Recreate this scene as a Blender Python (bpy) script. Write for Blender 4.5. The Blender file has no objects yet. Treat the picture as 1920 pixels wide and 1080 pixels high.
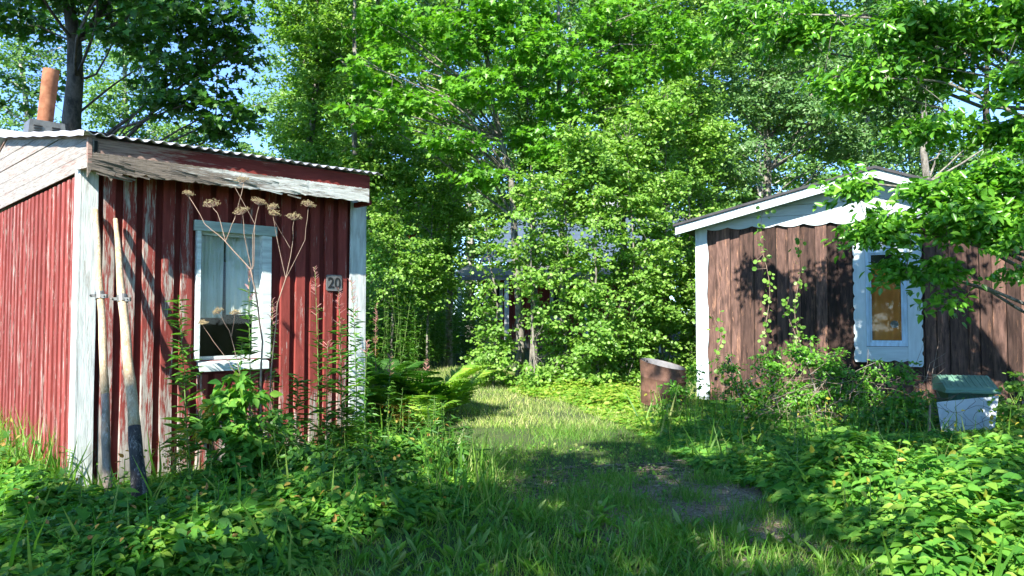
import bpy, math, random
import numpy as np
from mathutils import Vector, Matrix
R = np.random.default_rng(7)
random.seed(7)
scene = bpy.context.scene
C = scene.collection
# ------------------------------------------------------------------ camera
F = 1400.0; CAMH = 1.5; HOR = 595.0
PITCH = math.atan((HOR - 540) / F)
cam_d = bpy.data.cameras.new("camera"); cam = bpy.data.objects.new("camera", cam_d); C.objects.link(cam)
cam.location = (0, 0, CAMH); cam.rotation_euler = (math.pi / 2 + PITCH, 0, 0)
cam_d.sensor_width = 36; cam_d.lens = 36 * F / 1920; cam_d.clip_end = 2000; cam_d.clip_start = 0.05
scene.camera = cam
# ------------------------------------------------------------------ light
SUN = np.array([0.344, 0.837, -0.80]); SUN = SUN / np.linalg.norm(SUN)     # direction of travel
w = bpy.data.worlds.new("World"); scene.world = w; w.use_nodes = True
nt = w.node_tree; bg = nt.nodes["Background"]
sky = nt.nodes.new("ShaderNodeTexSky"); sky.sky_type = 'NISHITA'; sky.sun_disc = False
sky.sun_elevation = math.radians(41); sky.sun_rotation = math.radians(202.3)
sky.altitude = 4000; sky.air_density = 1.0; sky.dust_density = 0.0; sky.ozone_density = 6.0
nt.links.new(sky.outputs[0], bg.inputs[0]); bg.inputs[1].default_value = 0.15
sun_d = bpy.data.lights.new("sun", 'SUN'); sun_d.energy = 4.1; sun_d.angle = math.radians(0.5); sun_d.color = (1, .95, .86)
sun = bpy.data.objects.new("sun", sun_d); C.objects.link(sun)
sun.rotation_euler = Vector(SUN).to_track_quat('-Z', 'Y').to_euler(); sun.location = (-10, -16, 16)
scene.view_settings.view_transform = 'Standard'; scene.view_settings.look = 'None'
scene.view_settings.exposure = 1.9; scene.view_settings.gamma = 1
scene.render.engine = 'CYCLES'
cy = scene.cycles
cy.max_bounces = 7; cy.diffuse_bounces = 4; cy.glossy_bounces = 3; cy.transmission_bounces = 4; cy.transparent_max_bounces = 6
cy.use_denoising = True; cy.use_adaptive_sampling = True; cy.adaptive_threshold = 0.02
cy.caustics_reflective = False; cy.caustics_refractive = False

# ------------------------------------------------------------------ geometry helpers
def h_(x, y):
    x = np.asarray(x, float); y = np.asarray(y, float)
    t = np.clip(y, -20, 45) - 4
    return .032 * np.log1p(np.exp(np.clip(t, -30, 60))) + .025 * np.sin(x * 1.3 + .5) * np.sin(y * 1.1) + .012 * np.sin(x * 3.1 + y * 2.3)
def ray(px, py):
    u = (px - 960) / F; v = (540 - py) / F
    return np.array([u, math.cos(PITCH) - v * math.sin(PITCH), math.sin(PITCH) + v * math.cos(PITCH)])
def P(px, py, Y):
    d = ray(px, py); return np.array([0, 0, CAMH]) + d * (Y / d[1])
def G(px, py):
    d = ray(px, py); t = 5.0
    for _ in range(60):
        z = float(h_(d[0] * t, d[1] * t)); t = t * .5 + .5 * (z - CAMH) / d[2]
    return np.array([d[0] * t, d[1] * t, float(h_(d[0] * t, d[1] * t))])
def topx(p):
    p = np.atleast_2d(p); x = p[:, 0]; y = p[:, 1]; z = p[:, 2] - CAMH
    f = y * math.cos(PITCH) + z * math.sin(PITCH); v = -y * math.sin(PITCH) + z * math.cos(PITCH)
    f = np.where(f < .01, .01, f)
    return 960 + F * x / f, 540 - F * v / f
class Frame:
    def __init__(s, o, deg):
        s.o = np.array(o, float); a = math.radians(deg); s.a = a
        s.x = np.array([math.cos(a), math.sin(a), 0]); s.y = np.array([-math.sin(a), math.cos(a), 0])
    def at_y(s, px, py, yl=0.0):
        d = ray(px, py); c = np.array([0, 0, CAMH]) - s.o
        t = (yl - c @ s.y) / (d @ s.y); p = c + d * t
        return float(p @ s.x), float(p[2])
    def at_x(s, px, py, xl=0.0):
        d = ray(px, py); c = np.array([0, 0, CAMH]) - s.o
        t = (xl - c @ s.x) / (d @ s.x); p = c + d * t
        return float(p @ s.y), float(p[2])
    def loc(s, p):
        q = np.asarray(p) - s.o; return np.array([q @ s.x, q @ s.y, q[2]])

def empty(name, loc=(0, 0, 0), rz=0.0, label=None, cat=None, group=None, kind=None):
    o = bpy.data.objects.new(name, None); C.objects.link(o); o.location = loc; o.rotation_euler = (0, 0, rz)
    o.empty_display_size = .1
    return tag(o, label, cat, group, kind)
def tag(o, label=None, cat=None, group=None, kind=None):
    if label: o["label"] = label
    if cat: o["category"] = cat
    if group: o["group"] = group
    if kind: o["kind"] = kind
    return o
def link(name, me, mat, parent=None):
    o = bpy.data.objects.new(name, me); C.objects.link(o)
    if mat: me.materials.append(mat)
    if parent: o.parent = parent
    return o
class MB:
    def __init__(s): s.v = []; s.f = []
    def add(s, vs, fs):
        n = len(s.v); s.v += [tuple(map(float, q)) for q in vs]; s.f += [tuple(n + i for i in q) for q in fs]; return s
    def box(s, x0, x1, y0, y1, z0, z1):
        return s.add([(x0,y0,z0),(x1,y0,z0),(x1,y1,z0),(x0,y1,z0),(x0,y0,z1),(x1,y0,z1),(x1,y1,z1),(x0,y1,z1)],
                     [(0,3,2,1),(4,5,6,7),(0,1,5,4),(1,2,6,5),(2,3,7,6),(3,0,4,7)])
    def board(s, x0, x1, y0, y1, z0, z1, j=.004, seg=1):     # slightly irregular plank, z may be a pair (left,right)
        z1a, z1b = z1 if isinstance(z1, tuple) else (z1, z1); z0a, z0b = z0 if isinstance(z0, tuple) else (z0, z0)
        r = lambda: random.uniform(-j, j)
        vs = []; n = seg + 1
        for k in range(n):
            t = k / seg; a = z0a + (z1a - z0a) * t; b = z0b + (z1b - z0b) * t; ra, rb, rc = r(), r(), r() * .4
            c = .003
            vs += [(x0+ra, y1, a), (x0+ra, y0+rc+c, a), (x0+ra+c, y0+rc, a), (x1+rb-c, y0+rc, b), (x1+rb, y0+rc+c, b), (x1+rb, y1, b)]
        fs = [tuple(range(5, -1, -1)), tuple(6*seg + i for i in range(6))]
        for k in range(seg):
            o = 6 * k
            fs += [(o+i, o+(i+1) % 6, o+6+(i+1) % 6, o+6+i) for i in range(6)]
        return s.add(vs, fs)
    def prism(s, poly, y0, y1):           # polygon in x,z extruded along y
        n = len(poly); vs = [(a, y0, b) for a, b in poly] + [(a, y1, b) for a, b in poly]
        fs = [tuple(range(n)), tuple(range(2*n-1, n-1, -1))] + [(i, i+n, (i+1) % n + n, (i+1) % n) for i in range(n)]
        return s.add(vs, fs)
    def prismx(s, poly, x0, x1):          # polygon in y,z extruded along x
        n = len(poly); vs = [(x0, a, b) for a, b in poly] + [(x1, a, b) for a, b in poly]
        fs = [tuple(range(n-1, -1, -1)), tuple(range(n, 2*n))] + [(i, (i+1) % n, (i+1) % n + n, i+n) for i in range(n)]
        return s.add(vs, fs)
    def tube(s, pts, rad, n=6, cap=True):
        pts = [np.array(p, float) for p in pts]; k = len(pts)
        if not hasattr(rad, '__len__'): rad = [rad] * k
        up = np.array([0.13, 0.31, .94]); vs = []
        for i, p in enumerate(pts):
            d = pts[min(i+1, k-1)] - pts[max(i-1, 0)]; L = np.linalg.norm(d); d = d / (L if L > 1e-9 else 1)
            a = np.cross(d, up)
            if not np.linalg.norm(a) > .1: a = np.cross(d, np.array([1, 0, 0.]))
            if not np.linalg.norm(a) > .1: a = np.array([1.0, 0, 0])
            a /= np.linalg.norm(a); b = np.cross(d, a)
            for j in range(n):
                t = 2 * math.pi * j / n; vs.append(p + (a * math.cos(t) + b * math.sin(t)) * rad[i])
        fs = [(i*n+j, i*n+(j+1) % n, (i+1)*n+(j+1) % n, (i+1)*n+j) for i in range(k-1) for j in range(n)]
        if cap: fs += [tuple(range(n-1, -1, -1)), tuple((k-1)*n + j for j in range(n))]
        return s.add(vs, fs)
    def build(s, name, mat, parent=None, off=(0, 0, 0), smooth=False):
        me = bpy.data.meshes.new(name)
        if off is not None and any(off): s.v = [(a-off[0], b-off[1], c-off[2]) for a, b, c in s.v]
        me.from_pydata(s.v, [], s.f); me.update()
        if smooth: me.polygons.foreach_set("use_smooth", [True] * len(me.polygons))
        return link(name, me, mat, parent)

# leaf templates: x across, y along, z normal
def oval(wd, fold=.12, peak=.45, curl=.08):
    a, b = peak * .55, peak + .3
    return (np.array([(0,0,0),(-wd*.42,a,fold*wd),(-wd*.40,b,fold*wd-curl*.5),(0,1,-curl),(wd*.40,b,fold*wd-curl*.5),(wd*.42,a,fold*wd)]),
            [(0,3,2,1),(0,5,4,3)])
def blade(wd, bend=.35):
    return (np.array([(-wd,0,0),(wd,0,0),(wd*.8,.5,bend*.25),(-wd*.8,.5,bend*.25),(0,1,bend)]), [(0,1,2,3),(3,2,4)])
MAPLE = (np.array([(0,0,0),(-.42,.02,.05),(-.25,.27,.03),(-.58,.52,.02),(-.2,.55,.02),(0,1.0,-.08),(.2,.55,.02),(.58,.52,.02),(.25,.27,.03),(.42,.02,.05)]),
         [(0,5,4,3,2,1),(0,9,8,7,6,5)])
OVAL = oval(.62); ROUND = oval(.95, .08, .5, .05); LANCE = oval(.22, .2, .4, .2); NARROW = oval(.3, .1, .35, .1)
TOOTH = (np.array([(0,0,0),(-.17,.12,.04),(-.28,.36,.07),(-.17,.70,.02),(0,1,-.14),(.17,.70,.02),(.28,.36,.07),(.17,.12,.04)]), [(0,4,3,2,1),(0,7,6,5,4)])
BLADE = blade(.022); WIDEBLADE = blade(.05, .4)
SPECK = (np.array([(0,0,0),(.5,.5,0),(0,1,0),(-.5,.5,0)]), [(0,1,2,3)])
def nrm(a): return a / np.maximum(np.linalg.norm(a, axis=-1, keepdims=True), 1e-9)
def leafmesh(name, T, pos, dr, no, size, mat, parent=None, off=(0, 0, 0)):
    TV, TF = T; N = len(pos); k = len(TV)
    Y = nrm(dr); X = nrm(np.cross(Y, no)); Z = np.cross(X, Y)
    size = np.broadcast_to(np.asarray(size, float), (N,))
    V = (pos - np.array(off))[:, None, :] + size[:, None, None] * (TV[None, :, 0:1] * X[:, None, :] + TV[None, :, 1:2] * Y[:, None, :] + TV[None, :, 2:3] * Z[:, None, :])
    fl = np.concatenate([np.array(f) for f in TF]); ln = np.array([len(f) for f in TF])
    loops = (fl[None, :] + (np.arange(N) * k)[:, None]).ravel()
    tot = np.tile(ln, N); st = np.concatenate([[0], np.cumsum(tot)[:-1]])
    me = bpy.data.meshes.new(name)
    me.vertices.add(N * k); me.vertices.foreach_set("co", V.astype(np.float32).ravel())
    me.loops.add(len(loops)); me.loops.foreach_set("vertex_index", loops.astype(np.int32))
    me.polygons.add(len(tot)); me.polygons.foreach_set("loop_start", st.astype(np.int32)); me.polygons.foreach_set("loop_total", tot.astype(np.int32))
    me.update(calc_edges=True)
    return link(name, me, mat, parent)
def rnd(n, s=1.0): return R.normal(0, s, (n, 3))
UP = np.array([0, 0, 1.0])

# ------------------------------------------------------------------ materials
def newmat(name):
    m = bpy.data.materials.new(name); m.use_nodes = True; t = m.node_tree; b = t.nodes["Principled BSDF"]; return m, t, b
def ramp(t, stops):
    r = t.nodes.new("ShaderNodeValToRGB"); e = r.color_ramp.elements
    while len(e) < len(stops): e.new(.5)
    for i, (p, c) in enumerate(stops): e[i].position = p; e[i].color = tuple(c) + (1,) if len(c) == 3 else c
    return r
def noise(t, vec, scale, detail=4, rough=.6):
    n = t.nodes.new("ShaderNodeTexNoise"); n.inputs["Scale"].default_value = scale; n.inputs["Detail"].default_value = detail
    n.inputs["Roughness"].default_value = rough; t.links.new(vec, n.inputs["Vector"]); return n
def mapping(t, src, sc):
    m = t.nodes.new("ShaderNodeMapping"); m.inputs["Scale"].default_value = sc; t.links.new(src, m.inputs["Vector"]); return m
def math_(t, op, a, b):
    n = t.nodes.new("ShaderNodeMath"); n.operation = op
    for i, q in enumerate((a, b)):
        if isinstance(q, (int, float)): n.inputs[i].default_value = q
        else: t.links.new(q, n.inputs[i])
    return n.outputs[0]
def mixc(t, f, a, b, mode='MIX'):
    n = t.nodes.new("ShaderNodeMix"); n.data_type = 'RGBA'; n.blend_type = mode
    for i, q in ((0, f), (6, a), (7, b)):
        if isinstance(q, (int, float)): n.inputs[i].default_value = q
        elif isinstance(q, tuple): n.inputs[i].default_value = q + (1,) if len(q) == 3 else q
        else: t.links.new(q, n.inputs[i])
    return n.outputs[2]
def leafmat(name, cols, trans=.38, rough=.42, spec=.4, tint=(1.25, 1.35, .45)):
    m, t, b = newmat(name)
    g = t.nodes.new("ShaderNodeNewGeometry"); r = ramp(t, [(i / max(1, len(cols)-1), c) for i, c in enumerate(cols)])
    t.links.new(g.outputs["Random Per Island"], r.inputs[0])
    tc = t.nodes.new("ShaderNodeTexCoord"); n = noise(t, tc.outputs["Object"], 1.1, 3)
    vr = ramp(t, [(.3, (.72, .78, .8)), (.7, (1.2, 1.12, .95))]); t.links.new(n.outputs[0], vr.inputs[0])
    c = mixc(t, 1.0, r.outputs[0], vr.outputs[0], 'MULTIPLY')
    t.links.new(c, b.inputs["Base Color"]); b.inputs["Roughness"].default_value = rough; b.inputs["Specular IOR Level"].default_value = spec
    tr = t.nodes.new("ShaderNodeBsdfTranslucent"); c2 = mixc(t, 1.0, c, tint, 'MULTIPLY'); t.links.new(c2, tr.inputs[0])
    mx = t.nodes.new("ShaderNodeMixShader"); mx.inputs[0].default_value = trans
    t.links.new(b.outputs[0], mx.inputs[1]); t.links.new(tr.outputs[0], mx.inputs[2]); t.links.new(mx.outputs[0], t.nodes["Material Output"].inputs[0])
    return m
def woodpaint(name, paint, wood, wear=.3, axis='z', zw=None, xw=None, wood2=None, bump=.5, rough=.85, vary=.25, crack=.0, isl=(.82,1.12)):
    """paint over weathered timber: grain runs along axis, bare wood where the paint has flaked"""
    m, t, b = newmat(name); tc = t.nodes.new("ShaderNodeTexCoord"); ob = tc.outputs["Object"]
    A = {'z': (1, 1, .07), 'x': (.05, 1, 1), 'y': (1, .05, 1)}[axis]
    g = noise(t, mapping(t, ob, tuple(110 * a for a in A)).outputs[0], 1, 5, .7)
    wn = noise(t, mapping(t, ob, tuple(16 * a + .8 for a in A)).outputs[0], 1, 6, .75)
    f = math_(t, 'MULTIPLY', wn.outputs[0], .65); f = math_(t, 'ADD', f, math_(t, 'MULTIPLY', g.outputs[0], .35))
    sep = t.nodes.new("ShaderNodeSeparateXYZ"); t.links.new(ob, sep.inputs[0])
    for q, out in ((zw, 2), (xw, 0)):
        if q:
            mr = t.nodes.new("ShaderNodeMapRange"); t.links.new(sep.outputs[out], mr.inputs[0])
            mr.inputs[1].default_value = q[0]; mr.inputs[2].default_value = q[1]; mr.inputs[3].default_value = q[2]; mr.inputs[4].default_value = q[3]
            f = math_(t, 'ADD', f, mr.outputs[0])
    th = .72 - .42 * wear
    r = ramp(t, [(th - .035, (0, 0, 0)), (th + .035, (1, 1, 1))]); t.links.new(f, r.inputs[0])
    wr = ramp(t, [(.3, tuple(c * .45 for c in wood)), (.5, wood), (.7, wood2 or tuple(min(1, c * 1.35) for c in wood))]); t.links.new(g.outputs[0], wr.inputs[0])
    pn = noise(t, mapping(t, ob, tuple(24 * a + 2 for a in A)).outputs[0], 1, 4, .6)
    pr = ramp(t, [(.3, tuple(c * (1 - vary) for c in paint)), (.7, tuple(min(1, c * (1 + vary)) for c in paint))]); t.links.new(pn.outputs[0], pr.inputs[0])
    c = mixc(t, r.outputs[0], pr.outputs[0], wr.outputs[0])
    gi = t.nodes.new("ShaderNodeNewGeometry"); ir = ramp(t, [(0, (isl[0],)*3), (1, (isl[1],)*3)]); t.links.new(gi.outputs["Random Per Island"], ir.inputs[0])
    c = mixc(t, 1.0, c, ir.outputs[0], 'MULTIPLY')
    cr = ramp(t, [(.30, (.25, .22, .2)), (.36, (1, 1, 1))]); t.links.new(g.outputs[0], cr.inputs[0])
    c = mixc(t, .35 + crack, c, cr.outputs[0], 'MULTIPLY')
    t.links.new(c, b.inputs["Base Color"]); b.inputs["Roughness"].default_value = rough; b.inputs["Specular IOR Level"].default_value = .25
    bp = t.nodes.new("ShaderNodeBump"); bp.inputs["Strength"].default_value = bump; bp.inputs["Distance"].default_value = .006
    hh = math_(t, 'SUBTRACT', g.outputs[0], math_(t, 'MULTIPLY', r.outputs[0], .35)); t.links.new(hh, bp.inputs["Height"]); t.links.new(bp.outputs[0], b.inputs["Normal"])
    return m
def plain(name, col, rough=.7, metal=0, var=.2, scale=8, col2=None, bump=.1, spec=.4):
    m, t, b = newmat(name); tc = t.nodes.new("ShaderNodeTexCoord"); n = noise(t, tc.outputs["Object"], scale, 6, .65)
    r = ramp(t, [(.32, tuple(c * (1 - var) for c in col)), (.68, col2 or tuple(min(1, c * (1 + var)) for c in col))]); t.links.new(n.outputs[0], r.inputs[0])
    t.links.new(r.outputs[0], b.inputs["Base Color"]); b.inputs["Roughness"].default_value = rough; b.inputs["Metallic"].default_value = metal; b.inputs["Specular IOR Level"].default_value = spec
    if bump:
        n2 = noise(t, tc.outputs["Object"], scale * 6, 4); bp = t.nodes.new("ShaderNodeBump"); bp.inputs["Strength"].default_value = bump; bp.inputs["Distance"].default_value = .01
        t.links.new(n2.outputs[0], bp.inputs["Height"]); t.links.new(bp.outputs[0], b.inputs["Normal"])
    return m
def bark(name, a, bcol, sc=6, zs=.5):
    m, t, b = newmat(name); tc = t.nodes.new("ShaderNodeTexCoord"); mp = mapping(t, tc.outputs["Object"], (sc, sc, sc * zs))
    n = noise(t, mp.outputs[0], 1.6, 6, .75); r = ramp(t, [(.38, a), (.6, bcol)]); t.links.new(n.outputs[0], r.inputs[0])
    t.links.new(r.outputs[0], b.inputs["Base Color"]); b.inputs["Roughness"].default_value = .9
    bp = t.nodes.new("ShaderNodeBump"); bp.inputs["Strength"].default_value = .6; bp.inputs["Distance"].default_value = .03
    t.links.new(n.outputs[0], bp.inputs["Height"]); t.links.new(bp.outputs[0], b.inputs["Normal"]); return m
def glassmat(name, refl=.12):
    m, t, b = newmat(name); tr = t.nodes.new("ShaderNodeBsdfTransparent"); gl = t.nodes.new("ShaderNodeBsdfGlossy"); gl.inputs["Roughness"].default_value = .02
    tr.inputs[0].default_value = (.95, .97, .96, 1)
    lw = t.nodes.new("ShaderNodeFresnel"); lw.inputs[0].default_value = 1.45; a = math_(t, 'MULTIPLY', lw.outputs[0], refl)
    mx = t.nodes.new("ShaderNodeMixShader"); t.links.new(a, mx.inputs[0]); t.links.new(tr.outputs[0], mx.inputs[1]); t.links.new(gl.outputs[0], mx.inputs[2])
    t.links.new(mx.outputs[0], t.nodes["Material Output"].inputs[0]); return m
GREY = (.36, .33, .29)
M = dict(
 red=woodpaint('red_paint', (.23, .045, .036), GREY, .33, 'z', zw=(0.0, 1.0, .13, 0.0), xw=(.2, 1.1, .07, -.02), bump=.45),
 redside=woodpaint('red_paint_side', (.24, .052, .043), (.40, .31, .27), .34, 'z', bump=.6),
 redwall=woodpaint('red_under_boards', (.15, .028, .024), GREY, .12, 'z', zw=(0.0, .7, .12, 0.0), bump=.5),  # under boards, darkened further to paint in shade in the gaps
 redf=woodpaint('red_fascia', (.20, .035, .028), (.30, .20, .16), .45, 'x', xw=(0, 1.6, .12, -.1), bump=.8, isl=(1,1)),
 white=woodpaint('white_paint', (.54, .58, .56), (.34, .33, .30), .34, 'z', bump=.7),
 whitef=woodpaint('white_fascia', (.52, .54, .50), (.18, .15, .12), .66, 'x', xw=(0, 1.5, .16, -.1), bump=1.0, crack=.4, isl=(1,1)),
 whitew=woodpaint('white_window_paint', (.62, .68, .66), (.4, .4, .36), .12, 'x', bump=.4),
 gable=woodpaint('peeled_gable_boards', (.27, .17, .14), (.29, .265, .24), .72, 'y', bump=.8, crack=.3, isl=(1,1)),
 brown=woodpaint('brown_boards', (.080, .046, .036), (.17, .088, .060), .34, 'z', bump=.8, vary=.65, wood2=(.28, .16, .10), isl=(.28,1.6)),
 cwhite=woodpaint('cabin_white_paint', (.48, .55, .58), (.45, .45, .44), .12, 'x', bump=.35, vary=.1, isl=(1,1)),
 cwhitez=woodpaint('cabin_white_trim', (.50, .57, .60), (.45, .45, .44), .14, 'z', bump=.35, vary=.1, isl=(1,1)),
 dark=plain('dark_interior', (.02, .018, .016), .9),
 tin=plain('corrugated_tin', (.42, .42, .44), .45, .55, .35, 5, bump=.15),
 tindark=plain('roof_felt', (.045, .045, .05), .8, 0, .3, 6),
 rust=plain('rust', (.34, .12, .055), .85, .1, .4, 9, col2=(.42, .19, .10), bump=.3),
 barrel=plain('barrel_rust', (.15, .070, .045), .75, .1, .45, 5, col2=(.25, .13, .09), bump=.3),
 steel=plain('galvanised', (.20, .20, .185), .5, .7, .3, 14),
 pole=woodpaint('bare_pole_wood', (.42, .30, .18), (.50, .40, .27), .5, 'z', bump=.8, vary=.35),
 polegrey=woodpaint('weathered_pole_end', (.26, .21, .165), (.36, .33, .29), .4, 'z', bump=.9, vary=.4),
 poledark=woodpaint('tarred_pole_end', (.045, .042, .040), (.20, .19, .175), .40, 'z', bump=1.0, vary=.5),
 curtain=plain('curtain_cloth', (.80, .83, .78), .95, 0, .1, 3, bump=.05),
 glass=glassmat('window_glass', .45), glass2=glassmat('cabin_glass', .6),
 blind=plain('orange_blind', (.66, .225, .045), .9, 0, .2, 3),
 black=plain('black_paint', (.015, .015, .015), .7),
 slate=plain('grey_plate', (.13, .135, .135), .6, 0, .15, 10),
 bin=plain('bin_green', (.03, .09, .055), .5, 0, .15, 5, bump=.05),
 panel=plain('white_enamel', (.55, .6, .66), .35, 0, .12, 4, bump=.05),
 wire=plain('wire', (.12, .10, .09), .6, .6, .2),
 barkg=bark('grey_bark', (.06, .055, .045), (.27, .25, .21)),
 barkb=bark('birch_bark', (.04, .035, .03), (.55, .52, .47), 5, 1.4),
 barkd=bark('dark_bark', (.02, .018, .014), (.10, .085, .07)),
 stem=plain('green_stem', (.12, .20, .05), .7, 0, .3, 20, bump=0),
 drystem=plain('dry_stem', (.27, .19, .14), .8, 0, .3, 20, bump=0),
 seed=plain('dry_seed', (.33, .26, .14), .9, 0, .35, 40, bump=0),
 pinkseed=plain('pink_seed_pods', (.42, .20, .18), .9, 0, .35, 30, bump=0),
 pink=plain('pink_petals', (.55, .06, .32), .7, 0, .2, 20, bump=0),
 twig=plain('dead_twig', (.22, .17, .13), .9, 0, .4, 20, bump=0),
)
L = dict(
 maple=leafmat('maple_leaf', [(.07,.22,.015),(.12,.33,.025),(.19,.43,.05)], .42),
 mapled=leafmat('dark_maple_leaf', [(.03,.10,.015),(.045,.15,.016),(.08,.21,.025)], .35),
 birch=leafmat('birch_leaf', [(.08,.19,.05),(.14,.28,.08),(.22,.38,.13)], .36, .42, .35),
 aspen=leafmat('aspen_leaf', [(.11,.25,.035),(.19,.37,.06),(.30,.49,.12)], .42, .42, .35),
 plum=leafmat('plum_leaf', [(.06,.20,.022),(.11,.31,.032),(.20,.43,.05)], .40, .32, .5),
 willow=leafmat('willow_leaf', [(.08,.19,.05),(.12,.25,.08),(.18,.32,.12)], .35),
 elder=leafmat('ground_elder_leaf', [(.05,.18,.03),(.085,.26,.035),(.15,.36,.05),(.26,.42,.06)], .38, .58, .25),
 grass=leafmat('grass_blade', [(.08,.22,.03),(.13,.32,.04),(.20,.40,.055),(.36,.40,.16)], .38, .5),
 lawn=leafmat('sunny_lawn_blade', [(.18,.33,.05),(.30,.46,.09),(.48,.56,.22),(.60,.54,.32)], .35, .5),  # grass and straw tones, lightened to paint in the sunlight
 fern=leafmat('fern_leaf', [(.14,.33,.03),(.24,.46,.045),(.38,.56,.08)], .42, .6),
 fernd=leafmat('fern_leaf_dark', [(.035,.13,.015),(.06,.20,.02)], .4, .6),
 fernb=leafmat('fern_leaf_brown', [(.36,.15,.05),(.42,.28,.07),(.28,.34,.06)], .4, .6),
 cover=leafmat('ground_cover_leaf', [(.09,.24,.02),(.16,.34,.03),(.26,.40,.05),(.36,.42,.09)], .42, .5),
 weed=leafmat('weed_leaf', [(.05,.15,.03),(.09,.24,.035),(.15,.33,.05)], .36),
 yell=leafmat('yellowing_leaf', [(.30,.36,.04),(.42,.36,.06),(.16,.30,.04)], .4),
 litter=leafmat('leaf_litter', [(.14,.10,.065),(.30,.23,.15),(.50,.42,.30)], .1, .9),
)
# ------------------------------------------------------------------ ground
def ground():
    xs = np.concatenate([np.arange(-300, -14, 14), np.arange(-14, 14, .16), np.arange(14, 301, 14)])
    ys = np.concatenate([np.arange(-60, 2, 4), np.arange(2, 17, .12), np.arange(17, 50, 1.5), np.arange(50, 900, 40)])
    X, Y = np.meshgrid(xs, ys); Z = h_(X, Y)
    V = np.stack([X, Y, Z], -1).reshape(-1, 3); nx, ny = len(xs), len(ys)
    i = (np.arange(ny-1)[:, None] * nx + np.arange(nx-1)[None, :]).ravel()
    Fc = np.stack([i, i+1, i+nx+1, i+nx], 1)
    me = bpy.data.meshes.new('ground'); me.from_pydata(V.tolist(), [], Fc.tolist()); me.polygons.foreach_set("use_smooth", [True]*len(Fc))
    m, t, b = newmat('soil'); tc = t.nodes.new("ShaderNodeTexCoord"); ob = tc.outputs["Object"]
    n1 = noise(t, ob, 1.4, 5); n2 = noise(t, mapping(t, ob, (1, 1.6, 1)).outputs[0], 45, 6, .8); n3 = noise(t, ob, 9, 5, .7)
    r1 = ramp(t, [(.36, (.14, .105, .075)), (.5, (.30, .235, .175)), (.64, (.52, .43, .33))]); t.links.new(n2.outputs[0], r1.inputs[0])
    r2 = ramp(t, [(.35, (.035, .07, .015)), (.7, (.08, .10, .03))]); t.links.new(n3.outputs[0], r2.inputs[0])
    # bare trodden patch, an ellipse in the place
    g = G(1320, 955); sep = t.nodes.new("ShaderNodeSeparateXYZ"); t.links.new(ob, sep.inputs[0])
    dx = math_(t, 'DIVIDE', math_(t, 'SUBTRACT', sep.outputs[0], float(g[0])), 1.15); dy = math_(t, 'DIVIDE', math_(t, 'SUBTRACT', sep.outputs[1], float(g[1])), .95)
    d = math_(t, 'ADD', math_(t, 'MULTIPLY', dx, dx), math_(t, 'MULTIPLY', dy, dy)); d = math_(t, 'ADD', d, math_(t, 'MULTIPLY', math_(t, 'SUBTRACT', n3.outputs[0], .5), 3.5))
    d = math_(t, 'ADD', d, math_(t, 'MULTIPLY', math_(t, 'SUBTRACT', n1.outputs[0], .5), 2.0))
    rr = ramp(t, [(.65, (0, 0, 0)), (1.0, (1, 1, 1))]); t.links.new(d, rr.inputs[0])
    t.links.new(mixc(t, rr.outputs[0], r1.outputs[0], r2.outputs[0]), b.inputs["Base Color"]); b.inputs["Roughness"].default_value = .95
    bp = t.nodes.new("ShaderNodeBump"); bp.inputs["Strength"].default_value = .8; bp.inputs["Distance"].default_value = .03
    t.links.new(n2.outputs[0], bp.inputs["Height"]); t.links.new(bp.outputs[0], b.inputs["Normal"])
    tag(link('ground', me, m), kind='structure')
ground()

# ------------------------------------------------------------------ red shed
FS = Frame(G(145, 915), 44.2)
SH = empty('garden_shed', FS.o, FS.a, 'weathered red board shed with peeling white corner posts, corrugated roof and curtained window', 'shed')
f = lambda px, py, yl=0.0: FS.at_y(px, py, yl)
W = f(676, 700)[0]; D = 5.9
zl = f(169, 252, -.36); zr = f(706, 327, -.36)           # eave top, left and right
OV = .36; slope = .17
XL, XR = 0.0, f(692, 340, -OV)[0]
def ztop(x, y=-OV): return zl[1] + (zr[1] - zl[1]) * (x - zl[0]) / (zr[0] - zl[0]) + slope * (min(y, 2.95) + OV) - (slope * 1.3 * (y - 2.95) if y > 2.95 else 0)
wx0, wz1 = f(372, 432); wx1, wz0 = f(503, 668)
wz1 = f(372, 425)[1]; wz0 = f(375, 676)[1]
print('shed', FS.o, 'W', W, 'eave', zl, zr, 'win', wx0, wx1, wz0, wz1)
B0 = -.12
b = MB(); wt = .08
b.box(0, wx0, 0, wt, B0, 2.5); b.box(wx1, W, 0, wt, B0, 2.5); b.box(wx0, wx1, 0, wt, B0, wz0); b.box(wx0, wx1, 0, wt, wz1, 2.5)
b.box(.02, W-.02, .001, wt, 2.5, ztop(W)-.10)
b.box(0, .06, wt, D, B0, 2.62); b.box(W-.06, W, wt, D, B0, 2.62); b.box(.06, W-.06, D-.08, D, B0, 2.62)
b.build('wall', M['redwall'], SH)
fl = MB(); fl.box(.06, W-.06, wt, 1.5, 0, .05); fl.box(.06, W-.06, 1.5, 1.55, .05, 2.6); fl.box(.07, W-.07, wt+.01, 1.5, 2.55, 2.6); fl.build('interior', M['dark'], SH)
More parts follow.
